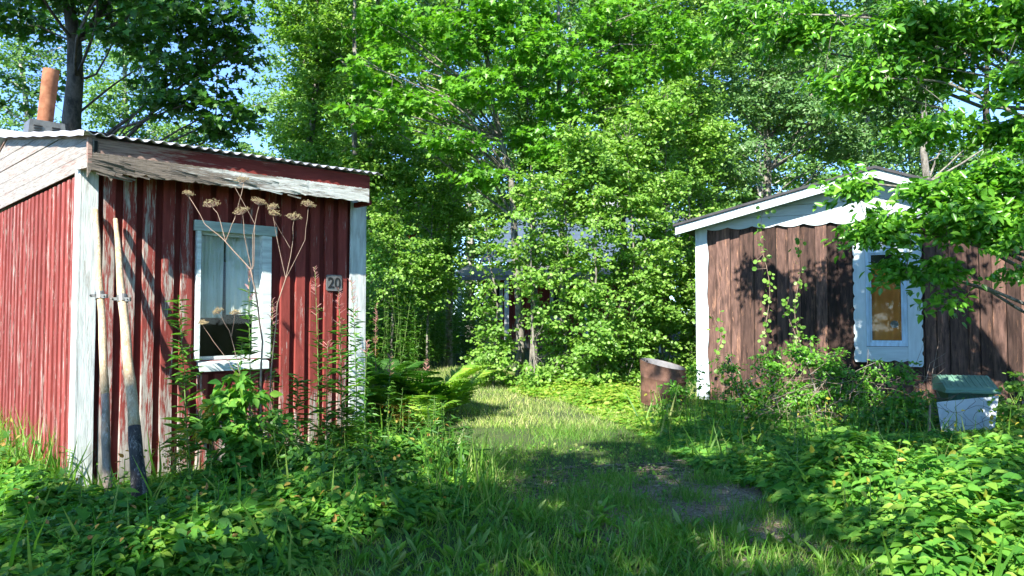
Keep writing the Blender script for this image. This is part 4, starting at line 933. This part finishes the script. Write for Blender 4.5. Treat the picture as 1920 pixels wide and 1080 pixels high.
# tall dark weeds beyond the shed, nettles and willowherb
def weeds(name, n, poly, xr, yr, hm, lab, mat, lsize=.11, per=26):
    p, px, py = scatter(n, xr, yr, poly); H_ = hm*R.uniform(.6, 1.15, len(p)); lean = rnd(len(p), .09)*[1, 1, 0]
    t = R.uniform(.15, 1, (len(p), per)); pos = p[:, None, :] + (EZ + lean[:, None, :])*(t*H_[:, None])[..., None]
    a = R.uniform(0, 6.28, t.shape); ax = np.stack([np.cos(a), np.sin(a), R.uniform(-.2, .7, t.shape)], -1)
    leafmesh(name, LANCE, pos.reshape(-1, 3), ax.reshape(-1, 3), (rnd(t.size, .4)+EZ), (lsize*(1.15-.5*t)*R.uniform(.7, 1.2, t.shape)).ravel(), mat)
    o = bpy.data.objects[name] if name in bpy.data.objects else None; o = C.objects[-1]; tag(o, lab, None, None, 'stuff')
    b = MB()
    for i in range(0, len(p), 2): b.tube([p[i], p[i] + (EZ+lean[i])*H_[i]], [.006, .003], 3, False)
    b.build('stems', M['stem'], o)
weeds('tall_weeds', 3600, [(600, 615), (600, 715), (780, 705), (880, 680), (930, 650), (930, 615)], (-6, 0), (11.5, 20), 1.7, 'dense stand of tall willowherb and nettles beyond the ferns', L['weed'], .12)
# ------------------------------------------------------------------ ferns
def fern(px, py, nf, ln, mats, lab, Y=None, wide=.30):
    g = G(px, py) if Y is None else gp(px, Y); e = empty('fern', g, random.uniform(0, 6), lab, 'fern', 'ferns beside the shed'); 
    for mi, (mat, cnt) in enumerate(mats):
        Ps, As, Ns, Ss = [], [], [], []; b = MB()
        for k in range(cnt):
            a = random.uniform(0, 6.28); l = ln*random.uniform(.7, 1.1); up = random.uniform(.75, 1.7); n = 34
            d = np.array([math.cos(a), math.sin(a), 0]); pts = []
            for i in range(n+1):
                t = i/n; pts.append(d*l*(.8*t) + EZ*l*up*(t*1.0 - .62*t*t) + np.array([-d[1], d[0], 0])*.05*math.sin(t*3+k))
            b.tube(pts[::4], [.005-.004*i/len(pts[::4]) for i in range(len(pts[::4]))], 4, False)
            P_ = np.array(pts); T_ = nrm(np.gradient(P_, axis=0)); side = nrm(np.cross(T_, EZ)); nn = nrm(np.cross(side, T_))
            for i in range(4, n):
                t = i/n; w_ = wide*l*math.sin(math.pi*min(1, (t*.9+.16)))**.8*(1-.35*t)
                for sgn in (1, -1): Ps.append(P_[i]); As.append(side[i]*sgn + T_[i]*.45 - EZ*.1 + rnd(1, .05)[0]); Ns.append(nn[i] + rnd(1, .12)[0]); Ss.append(w_)
        leafmesh('fronds', (FERNP[0], FERNP[1]), np.array(Ps), np.array(As), np.array(Ns), np.array(Ss), mat, e)
        b.build('stalks', M['stem'], e)
def fernp():
    v = [(0, 0, 0)]; n = 6; l, r = [], []
    for i in range(n):
        t = (i+.2)/n; w_ = .13*(1-t*.8); l += [(-w_, t+.07, 0), (-w_*.35, t+.12, 0)]; r += [(w_, t+.07, 0), (w_*.35, t+.12, 0)]
    v += l + [(0, 1, -.05)] + r[::-1]; k = len(v); m = len(l)+1
    return (np.array(v), [tuple([0, m] + list(range(m-1, 0, -1))), tuple([0] + list(range(k-1, m-1, -1)))])
FERNP = fernp()
fern(850, 775, 0, .8, ((L['fern'], 12),), 'low spreading yellow green fern furthest out on the grass')
fern(755, 800, 0, 1.1, ((L['fern'], 12), (L['fernb'], 1)), 'tall yellow green fern standing between the dark fern and the path')
fern(800, 790, 0, 1.15, ((L['fern'], 13), (L['fernd'], 4)), 'bright yellow green fern in the sun at the grass edge')
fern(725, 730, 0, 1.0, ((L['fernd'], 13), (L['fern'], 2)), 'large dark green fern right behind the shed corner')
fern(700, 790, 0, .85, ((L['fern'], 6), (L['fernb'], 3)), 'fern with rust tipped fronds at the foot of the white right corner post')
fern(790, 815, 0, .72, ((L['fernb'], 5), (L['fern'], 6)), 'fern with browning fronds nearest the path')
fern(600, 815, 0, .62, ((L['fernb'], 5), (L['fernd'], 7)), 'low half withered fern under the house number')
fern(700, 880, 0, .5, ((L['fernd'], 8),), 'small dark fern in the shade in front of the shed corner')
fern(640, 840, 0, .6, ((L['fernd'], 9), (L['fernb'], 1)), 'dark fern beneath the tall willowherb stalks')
# ------------------------------------------------------------------ willowherb, single stalks
def herb(px, pyb, pyt, lab, Yadd=0, mat='weed', lsz=.12, seedtop=.15, lean=0, fresh=1.0, dens=1.0):
    g = G(px, pyb); top = P(px+lean, pyt, g[1]) - g; e = empty('willowherb', g, 0, lab, 'willowherb', 'willowherb stalks before the shed')
    Lh = np.linalg.norm(top); b = MB(); n = 8; sx, sy = random.uniform(-.03, .03), random.uniform(-.03, .03)
    path = lambda t: top*t + np.array([sx, sy, 0])*math.sin(t*3)
    b.tube([path(i/n) for i in range(n+1)], [.007-.005*i/n for i in range(n+1)], 6); b.build('stem', M['stem'] if mat != 'dry' else M['drystem'], e)
    k = int(Lh*62*dens); t = np.sort(R.uniform(.12, 1-seedtop*.8, k)); a = np.arange(k)*2.4 + R.normal(0, .3, k)
    pos = np.array([path(q) for q in t]); ax = np.stack([np.cos(a), np.sin(a), R.uniform(-.15, .75, k)], 1)
    leafmesh('leaves', LANCE, pos, ax, rnd(k, .25)+EZ, lsz*1.25*(1.1-.55*t)*R.uniform(.7, 1.2, k), L[mat if mat != 'dry' else 'fernb'], e)
    if seedtop > 0:
        b = MB()
        for i in range(int(26*seedtop/.15)):
            t0 = 1 - seedtop*random.random()*1.1; p0 = path(t0); a_ = random.uniform(0, 6.28); l = random.uniform(.03, .075)*(1.3-.6*(t0-(1-seedtop))/seedtop)
            b.tube([p0, p0 + np.array([math.cos(a_)*.75, math.sin(a_)*.75, .55])*l], [.0028, .0018], 4)
        b.build('seed_pods', M['pinkseed'], e)
herb(352, 905, 560, 'leafy willowherb standing left of the shed window, without seed pods', lsz=.16, seedtop=0, lean=-18, dens=1.5)
herb(480, 900, 500, 'willowherb with pink pods in front of the right side of the window', lsz=.13, lean=-12)
herb(520, 890, 560, 'slim willowherb just right of the shed window', lsz=.09, lean=-8, dens=.6)
herb(598, 870, 500, 'tall dry topped willowherb left of the house number', lsz=.10, seedtop=.25, lean=-8, dens=.7)
herb(640, 880, 540, 'dark leaved willowherb below the house number plate', lsz=.14, seedtop=.2, lean=-6)
herb(668, 880, 520, 'pale leaved willowherb touching the white corner post', lsz=.12, seedtop=.2, lean=-10, mat='elder')
herb(690, 890, 640, 'dark willowherb crossing the foot of the white right corner post', lsz=.13, seedtop=.1, lean=0)
herb(615, 890, 640, 'short dark willowherb between taller stalks under the plate', lsz=.13, seedtop=.05)
herb(706, 730, 570, 'dead pink brown willowherb just right of the shed corner', lsz=.06, seedtop=.45, mat='dry', dens=.35)
herb(730, 815, 665, 'small reddish seed stalk among the ferns', lsz=.08, seedtop=.25, mat='weed')
herb(800, 800, 675, 'small seed stalk rising over the bright fern', lsz=.06, seedtop=.3, mat='weed', dens=.4)
herb(560, 900, 700, 'bushy low willowherb between window and house number', lsz=.15, seedtop=0, dens=1.4)
herb(455, 905, 640, 'leafy stalk crossing the window sill', lsz=.12, seedtop=0, mat='elder', dens=1.2)
# ------------------------------------------------------------------ tall dried angelica with umbels
def umbel(b, c0, d0, r, seeds):
    n = 22; d0 = d0/np.linalg.norm(d0); a1 = np.cross(d0, [0.3, 1, .1]); a1 /= np.linalg.norm(a1); a2 = np.cross(d0, a1)
    for i in range(n):
        a = i*2.4; q = math.sqrt((i+.5)/n); v = d0*(.75-.42*q*q) + (a1*math.cos(a)+a2*math.sin(a))*q*.95; e_ = c0 + v*r*random.uniform(.85, 1.1)
        b.tube([c0, c0 + v*r*.5 - EZ*.006, e_], [.0016, .0012, .001], 3, False)
        for j in range(6):
            s_ = e_ + rnd(1, .008)[0]; k = .0042*random.uniform(.7, 1.2)
            seeds.add([s_+[k,0,0], s_-[k,0,0], s_+[0,k,0], s_-[0,k,0], s_+[0,0,k], s_-[0,0,k]], [(0,2,4),(2,1,4),(1,3,4),(3,0,4),(2,0,5),(1,2,5),(3,1,5),(0,3,5)])
def angelica(lab, Y, segs, umbs, r0):
    g = G(*segs[0][0]) ; g = np.array([P(segs[0][0][0], segs[0][0][1], Y)[0], Y, float(h_(P(segs[0][0][0], 900, Y)[0], Y))])
    e = empty('angelica', g, 0, lab, 'dry flower'); b = MB()
    for sg in segs:
        pts = [P(q[0], q[1], Y + (q[2] if len(q) > 2 else 0)) - g for q in sg[:-1]]; ra = (sg[-1][0]*.72, sg[-1][1]*.72)
        if sg is segs[0]: pts[0][2] = -.02
        m = []; 
        for i in range(len(pts)-1):
            for t in (0, .33, .66): m.append(pts[i]+(pts[i+1]-pts[i])*t + (rnd(1, .003)[0] if t else 0))
        m.append(pts[-1]); b.tube(m, [ra[0]+(ra[1]-ra[0])*i/(len(m)-1) for i in range(len(m))], 6, False)
    b.build('stem', M['drystem'], e, smooth=True)
    for (px, py, r, dy) in umbs:
        b = MB(); sd_ = MB(); c0 = P(px, py, Y+dy) - g; umbel(b, c0, np.array([random.uniform(-.35, .35), random.uniform(-.4, .1), 1]), r*random.uniform(.75, .95), sd_)
        o = b.build('umbel', M['drystem'], e); sd_.build('seeds', M['seed'], o)
angelica('tallest dried angelica with several seed umbels in front of the shed window', 6.25,
  [[(493, 905), (488, 760), (492, 640), (478, 540), (470, 505), (.016, .008)], [(470, 505), (420, 450), (384, 420), (352, 365, .05), (.007, .003)], [(424, 455), (408, 400), (398, 388), (.005, .003)], [(424, 450), (440, 410), (458, 340, .1), (.005, .003)],
   [(472, 505), (462, 460), (455, 400), (.005, .003)], [(474, 505), (474, 440), (486, 385), (.005, .003)], [(476, 500), (478, 420), (440, 350, -.05), (.004, .003)]],
  [(352, 366, .05, .05), (397, 388, .085, 0), (454, 402, .095, 0), (484, 384, .085, 0), (456, 342, .06, .1), (512, 392, .05, 0)], .016)
angelica('slender dried angelica with three umbels right of the shed window', 6.5,
  [[(500, 880), (508, 700), (520, 570), (536, 522), (.010, .006)], [(536, 522), (548, 460), (551, 413), (.005, .003)], [(536, 522), (520, 450), (512, 405), (.004, .003)], [(536, 522), (572, 450), (578, 390), (.004, .003)], [(544, 465), (515, 415), (.003, .002)]],
  [(551, 413, .085, 0), (513, 404, .06, 0), (577, 388, .07, 0)], .01)
angelica('small dark dried umbel plant in front of the lower window pane', 6.35, [[(470, 900), (455, 720), (430, 620), (.006, .003)], [(430, 620), (410, 585), (.003, .002)], [(434, 630), (440, 590), (.003, .002)], [(455, 715), (400, 640), (380, 610), (.003, .002)]],
  [(410, 587, .055, 0), (441, 590, .05, 0), (380, 608, .04, 0)], .006)
# leafy green angelica / rowan like plants before the shed
def leafy(px, pyb, lab, blobs, mat, tm, sz, nc, K=14, rad=.11, name='bush', bk='stem', tr=.008, seed=0, Y=None, droop=.2, cat='bush', tw=0):
    g = G(px, pyb) if Y is None else gp(px, Y); Yb = g[1]
    bl = [E(a, b_, Yb + (q[0] if q else 0), rx, ry, max(.12, rx*Yb/F*.8)) for a, b_, rx, ry, *q in blobs]
    top = min(blobs, key=lambda q: q[1])
    return tree(name, lab, cat, [g, (g + P(top[0], top[1], Yb))/2 + np.array([.02, 0, 0]), P(top[0], top[1]+top[3]*.3, Yb)], tr, bl, nc, K, rad, tm, sz, L[mat], M[bk], min(nc, 30), shell=.15, droop=droop, twigs=tw)
leafy(440, 930, 'leafy green bush with divided leaves in front of the shed window sill', [(440, 740, 60, 50), (400, 800, 50, 30), (480, 820, 60, 50), (450, 870, 70, 40)], 'elder', TOOTH, .10, 60)
leafy(410, 925, 'yellowing leafy shoot reaching left under the window sill', [(400, 760, 34, 22), (470, 740, 24, 16), (380, 810, 26, 24)], 'yell', TOOTH, .07, 12, 12, .09)
leafy(620, 935, 'dark tangled leafy plants in front of the right half of the shed', [(560, 850, 60, 50), (650, 870, 80, 50), (740, 890, 60, 40), (520, 780, 40, 40)], 'weed', OVAL, .06, 90)
leafy(340, 930, 'sparse dry yellow weed at the base of the shed boards', [(330, 850, 40, 40), (300, 880, 20, 20)], 'yell', OVAL, .025, 24, 10, .08)
leafy(860, 900, 'upright green weeds at the left edge of the path', [(850, 850, 40, 40), (830, 900, 30, 30)], 'weed', LANCE, .12, 26)
# magenta flowers
for i, (px, py, lab) in enumerate(((482, 1000, 'low magenta flower in the left foreground, the leftmost of the three'), (527, 996, 'low magenta flower in the left foreground, the rightmost of the three'), (468, 994, 'smallest magenta flower half hidden in ground elder'))):
    g = P(px, py, 5.0); gz = float(h_(g[0], 5.0)); e = empty('magenta_flower', (g[0], 5.0, gz), 0, lab, 'flower', 'magenta flowers in the foreground')
    b = MB(); b.tube([(0, 0, -.01), (.01, 0, g[2]-gz)], [.003, .002], 4); b.build('stem', M['stem'], e)
    k = 16; leafmesh('petals', OVAL, np.tile(g-[g[0], 5.0, gz], (k, 1))+rnd(k, .008), rnd(k)+EZ*.5, rnd(k), np.full(k, .022), M['pink'], e)
# ------------------------------------------------------------------ bushes along the cabin
leafy(1400, 800, 'dense small leaved bush at the left foot of the cabin wall', [(1410, 740, 60, 50), (1370, 690, 30, 50), (1450, 690, 50, 50), (1480, 740, 60, 40)], 'plum', OVAL, .045, 170, 16, .12, bk='barkg', tr=.02, tw=60)
leafy(1540, 800, 'tangled bush under the white cased window', [(1510, 660, 50, 40), (1560, 690, 60, 50), (1600, 740, 60, 40), (1640, 700, 40, 40), (1530, 740, 60, 40)], 'plum', OVAL, .045, 210, 16, .12, bk='barkg', tr=.02, tw=80)
leafy(1700, 815, 'bush with bare twigs between the window and the green bin', [(1690, 700, 40, 30), (1700, 760, 60, 40), (1650, 780, 50, 30), (1725, 750, 20, 30)], 'plum', ROUND, .045, 130, 15, .11, bk='barkg', tr=.018, tw=60)
leafy(1905, 850, 'leafy vine climbing the post beside the metal sheet', [(1900, 780, 30, 50), (1880, 760, 20, 20), (1910, 720, 20, 30)], 'aspen', ROUND, .05, 40, 12, .1)
leafy(1270, 790, 'small bush around the foot of the rusty barrel', [(1270, 730, 34, 26), (1300, 700, 20, 30), (1250, 760, 30, 14)], 'plum', OVAL, .045, 45, 12, .1)
def shoot(px, pyb, pyt, lab, w=.14, Y=9.9):
    g = gp(px, Y); p0 = P(px, pyb, Y)-g; p1 = P(px-8, pyt, Y)-g; e = empty('climbing_shoot', g, 0, lab, 'climbing plant', 'climbing shoots before the cabin wall'); b = MB(); n = 14
    pts = [p0*0 + (p1)*i/n + np.array([.05*math.sin(i*.8+px), .02*math.cos(i), 0]) for i in range(n+1)]
    b.tube(pts, [.006-.004*i/n for i in range(n+1)], 4, False); k = int(np.linalg.norm(p1)*26); t = R.uniform(.25, 1, k); idx = (t*n).astype(int).clip(0, n-1)
    pos = np.array(pts)[idx] + (np.array(pts)[idx+1]-np.array(pts)[idx])*((t*n) % 1)[:, None] + rnd(k, w*.35)*[1, .6, .5]
    for q in pos[::3]: j = int(np.argmin([np.linalg.norm(q-z) for z in pts])); b.tube([pts[j], q], [.002, .0012], 3, False)
    b.build('stem', M['drystem'], e); leafmesh('leaves', ROUND, pos, rnd(k)-EZ*.5, rnd(k, .4)+[-.2, -.8, .5], R.uniform(.04, .075, k), L['aspen'], e)
shoot(1440, 700, 395, 'tallest shoot climbing the lit cabin boards'); shoot(1500, 690, 440, 'shoot with rounded leaves midway between cabin corner and window'); shoot(1350, 720, 590, 'short shoot beside the cabin corner trim', Y=10.6)
shoot(1490, 650, 560, 'short leafy shoot above the window side of the bush')
# dead twigs in the bushes
g = gp(1600, 9.0); e = empty('brushwood', g, 0, 'tangle of bare brown twigs between the bushes under the window', 'brushwood'); b = MB()
for i in range(170):
    a = P(random.uniform(1440, 1750), random.uniform(700, 800), random.uniform(8.7, 9.3))-g; d_ = rnd(1)[0]*[1, .5, .6]; d_ /= np.linalg.norm(d_); l = random.uniform(.2, .6)
    b.tube([a, a+d_*l*.5+rnd(1, .03)[0], a+d_*l], [.004, .003, .0015], 4, False)
b.build('twigs', M['twig'], e)
# ------------------------------------------------------------------ unseen shade trees, crowns gapped so their shadows leave chosen spots sunlit
LIT = [([(690, 690), (860, 690), (860, 790), (700, 790)], (.3, .75)), ([(380, 690), (520, 690), (520, 880), (380, 880)], (.7,)), ([(820, 680), (1230, 690), (1270, 770), (1170, 800), (1050, 828), (960, 825), (880, 825), (820, 770)], (.02, .2)),
       ([(1560, 900), (1680, 835), (1960, 790), (1960, 1120), (1780, 1080), (1640, 980)], (.35,)), ([(1330, 1025), (1400, 1020), (1400, 1050), (1330, 1050)], (.02,)), ([(520, 920), (640, 905), (650, 935), (550, 965)], (.3,)),
       ([(-60, 820), (140, 900), (150, 930), (60, 970), (-60, 950)], (.3,)), ([(390, 920), (440, 915), (440, 950), (380, 950)], (.3,)), ([(1240, 800), (1330, 790), (1400, 830), (1300, 850)], (.3,)), ([(620, 1010), (700, 1000), (720, 1030), (640, 1040)], (.2,)), ([(900, 1040), (1000, 1030), (1010, 1070), (910, 1075)], (.05,)), ([(200, 960), (330, 950), (340, 990), (220, 1000)], (.3,)), ([(700, 905), (800, 900), (810, 930), (710, 935)], (.3,)), ([(880, 850), (940, 850), (950, 900), (890, 900)], (.1,)), ([(1390, 945), (1440, 945), (1445, 980), (1385, 980)], (.05,)), ([(1180, 1040), (1260, 1030), (1270, 1070), (1190, 1075)], (.05,))]
CLIT = [[(1255, 420), (1440, 370), (1445, 700), (1450, 780), (1300, 780)], [(1470, 480), (1520, 480), (1520, 600), (1470, 600)], [(1650, 320), (1740, 330), (1740, 380), (1650, 370)]]
def sunkeep(p):
    k = np.ones(len(p), bool); T_ = SUN[None]
    for poly, dzs in LIT:
        for dz in dzs:
            q = p
            for _ in range(3):
                t = (q[:, 2] - (h_(q[:, 0], q[:, 1]) + dz))/-SUN[2]; q = q + T_*t[:, None]
            px, py = topx(q); k &= ~((q[:, 1] > 3) & inpoly(px, py, poly))
    for fr, polys in ((FC, CLIT),):
        t = -((p-fr.o) @ fr.y)/(SUN @ fr.y); q = p + T_*t[:, None]; px, py = topx(q)
        for poly in polys: k &= ~inpoly(px, py, poly)
    for yl in (0, -.36):                                       # the shed stands in the sun
        t = (yl-((p-FS.o) @ FS.y))/(SUN @ FS.y); q = p + T_*t[:, None]; lx = (q-FS.o) @ FS.x
        k &= ~((lx > -.3) & (lx < W+.3) & (q[:, 2] < 3.7) & (q[:, 2] > 0))
    t = -((p-FS.o) @ FS.x)/(SUN @ FS.x); q = p + T_*t[:, None]; ly = (q-FS.o) @ FS.y; k &= ~((ly > -.5) & (ly < 6) & (q[:, 2] < 3.9) & (q[:, 2] > 0))
    t = (7.0-p[:, 1])/SUN[1]; q = p + T_*t[:, None]; px, py = topx(q); k &= ~((px > 1400) & (py < 560) & (R.random(len(p)) < .93))
    return k
def shade(name, lab, base, r, blobs, nc, K=30, rad=.45, size=.15):
    return tree(name, lab, 'tree', [np.array([base[0], base[1], float(h_(*base))]), np.array([base[0], base[1], 5.0]), np.array([base[0], base[1], 11.0])], r, blobs, nc, K, rad, MAPLE, size, L['maple'], M['barkd'], 30, keep=sunkeep, limbr=.4)
bx_ = lambda x, y, z, a, b_, c_: (np.array([x, y, z], float), np.array([a, b_, c_], float), 1.0)
shade('shade_maple', 'unseen broad maple behind the camera on the left, crown gapped to shape the light', (-2.6, -4.2), .2, [bx_(-2.2, -1.8, 8.4, 2.6, 2.2, 2.0), bx_(-1.5, .2, 9.6, 2.2, 1.6, 1.4), bx_(-3.2, -3.6, 8.0, 1.8, 2, 1.8), bx_(-5.2, -4.4, 8.6, 2.4, 2.0, 1.6), bx_(-6.2, -3.0, 10, 2, 2, 1.8)], 620)
shade('shade_maple', 'unseen broad maple behind the camera on the right, crown gapped to shape the light', (3.2, -3.6), .2, [bx_(1.5, -1.2, 9.2, 2.4, 2.0, 2.0), bx_(2.4, .2, 11.0, 2.4, 1.6, 1.6), bx_(.4, -3.0, 8.0, 2.2, 2.0, 1.6), bx_(3.8, -1.5, 10.0, 2.0, 2.0, 2.0)], 600)
shade('shade_maple', 'unseen tall maple added far to the left of the camera to shade the dark maple', (-10.5, 2.0), .25, [bx_(-10.2, 3, 13.5, 3, 3, 3.2), bx_(-9.2, 5, 12.5, 2.4, 2.2, 2.4)], 420)  # added out of view to shade the dark maple
for i, (x, y, s, k, lab) in enumerate(((-7, -19, .6, 1, 'unseen wood edge tree added behind the camera, left, to block sky'), (2, -12, .8, 2, 'unseen wood edge tree added straight behind the camera to block sky'), (6, -7.5, .9, 0, 'unseen wood edge tree added close behind the camera on the right to block sky'), (14, -2, 1.1, 1, 'unseen wood edge tree added right of the yard to block sky'), (13, 6, 1.0, 2, 'unseen wood edge tree added beyond the cabin on the right to block sky'), (-15, -6, 1.0, 0, 'unseen wood edge tree added left of the yard to block sky'),
    (9, -4.5, .95, 1, 'unseen leafy wood edge tree added to the right of the camera to block sky'), (11, -9, 1.1, 2, 'unseen larger wood edge tree added at the right rear of the yard to block sky'), (6, -14, 1.1, 0, 'unseen tall wood edge tree added in the second row behind the camera to block sky'))):
    cptree(protos[k], x, y, s, i*1.3, lab)  # trees added out of view to cut sky light on the walls

# ------------------------------------------------------------------ mixed growth that breaks up the green carpet
weeds('mixed_weeds', 260, [(330, 905), (500, 850), (690, 808), (880, 830), (890, 905), (700, 930), (350, 950)], (-4, 1), (4.5, 9.5), .55, 'mixed knee high weeds along the front of the shed', L['weed'], .10, 22)
weeds('mixed_weeds', 150, LEFT, (-6, 1), (3.8, 8), .34, 'narrow leaved weeds poking out of the ground elder on the left', L['elder'], .09, 14)
weeds('mixed_weeds', 220, RIGHT, (.8, 7), (3.8, 11), .42, 'narrow leaved weeds poking out of the bank on the right', L['weed'], .08, 14)
for poly, nm in ((LEFT, 'left'), (RIGHT, 'right')):
    p, px, py = scatter(2600, (-6, 7), (3.7, 11), poly); p = p + EZ*R.uniform(.05, .42, len(p))[:, None]
    tag(leafmesh('withered_leaves', TOOTH, p, rnd(len(p)), rnd(len(p), .5)+EZ, R.uniform(.03, .06, len(p)), L['yell' if nm == 'right' else 'fernb']), 'yellow and brown leaves scattered through the ' + nm + ' undergrowth', None, None, 'stuff')
    grass('grass', 5200, (-6, 7), (3.7, 10), poly, (), lambda p, px, py: .40+0*px, L['grass'], 'grass blades standing up through the ' + nm + ' undergrowth', lean=.3)

b = MB(); p, px, py = scatter(2600, (-1, 4.6), (3.9, 8), [(960, 880), (1330, 860), (1470, 890), (1620, 1010), (1560, 1050), (1300, 1040), (1060, 1000), (940, 960)])
for q in p[:420]:
    a = random.gauss(.2, .7); l = random.uniform(.06, .28); d_ = np.array([math.cos(a), math.sin(a), random.uniform(-.02, .12)]); b.tube([q+EZ*.008, q+EZ*.012+d_*l*.5+rnd(1, .01)[0]*[1,1,0], q+EZ*.008+d_*l], [.0035, .003, .0015], 4, False)
tag(b.build('dead_stalks', M['twig']), 'dry brown stalks lying across the bare patch of the path', None, None, 'stuff')

# other low species mixed into the banks
for poly, n_, nm, mt, tm, z0_, z1_, sz_ in ((LEFT, 2600, 'left', 'fernd', MAPLE, .12, .34, .075), (RIGHT, 2600, 'right', 'weed', MAPLE, .12, .40, .06), (LEFT, 1500, 'left', 'aspen', ROUND, .15, .36, .03), (RIGHT, 1200, 'right', 'yell', TOOTH, .2, .44, .06)):
    p, px, py = scatter(n_*2, (-6, 7), (3.7, 11), poly); sel = np.sin(p[:, 0]*2.9+n_)*np.sin(p[:, 1]*3.7+sz_*90) > .05; p = p[sel] + EZ*R.uniform(z0_, z1_, sel.sum())[:, None]
    tag(leafmesh('mixed_leaves', tm, p, rnd(len(p)), rnd(len(p), .35)+EZ+[-.1, -.3, 0], sz_*R.uniform(.6, 1.4, len(p)), L[mt]), 'patches of other low leaves mixed into the ' + nm + ' undergrowth', None, None, 'stuff')
# grass tussocks closing in on the bare ground
tp = []
for (px_, py_, r_) in ((1420, 962, .22), (1290, 935, .2), (1190, 952, .22), (1100, 935, .3), (1360, 1000, .2), (1500, 985, .16), (1235, 985, .22), (1060, 960, .3), (1330, 905, .16), (1460, 930, .12), (1150, 905, .25), (1250, 1010, .25), (1550, 1010, .2)):
    g = G(px_, py_); n_ = int(3000*r_*r_*(4.5)); q = R.normal(0, r_*.55, (n_, 2)); tp.append(np.stack([g[0]+q[:, 0], g[1]+q[:, 1], h_(g[0]+q[:, 0], g[1]+q[:, 1])], 1))
tp = np.concatenate(tp); ax = nrm(EZ + rnd(len(tp), .45)); ax[:, 2] = np.abs(ax[:, 2])
tag(leafmesh('grass_tussocks', (BLADE[0]*np.array([1.3, 1, 1]), BLADE[1]), tp, ax, nrm(np.array([0, -.5, .4]) + rnd(len(tp), .8)), R.uniform(.03, .12, len(tp)), L['grass']), 'small grass tussocks breaking up the bare patch of the path', None, None, 'stuff')
p, px, py = scatter(5000, (-1.5, 4), (4.2, 9), [(850, 840), (1250, 840), (1330, 1060), (850, 1060)]); p = p + EZ*R.uniform(.01, .06, len(p))[:, None]
tag(leafmesh('clover_leaves', ROUND, p, rnd(len(p)), rnd(len(p), .3)+EZ+[0, -.3, 0], R.uniform(.015, .04, len(p)), L['grass']), 'small round clover leaves in the trodden lawn', None, None, 'stuff')
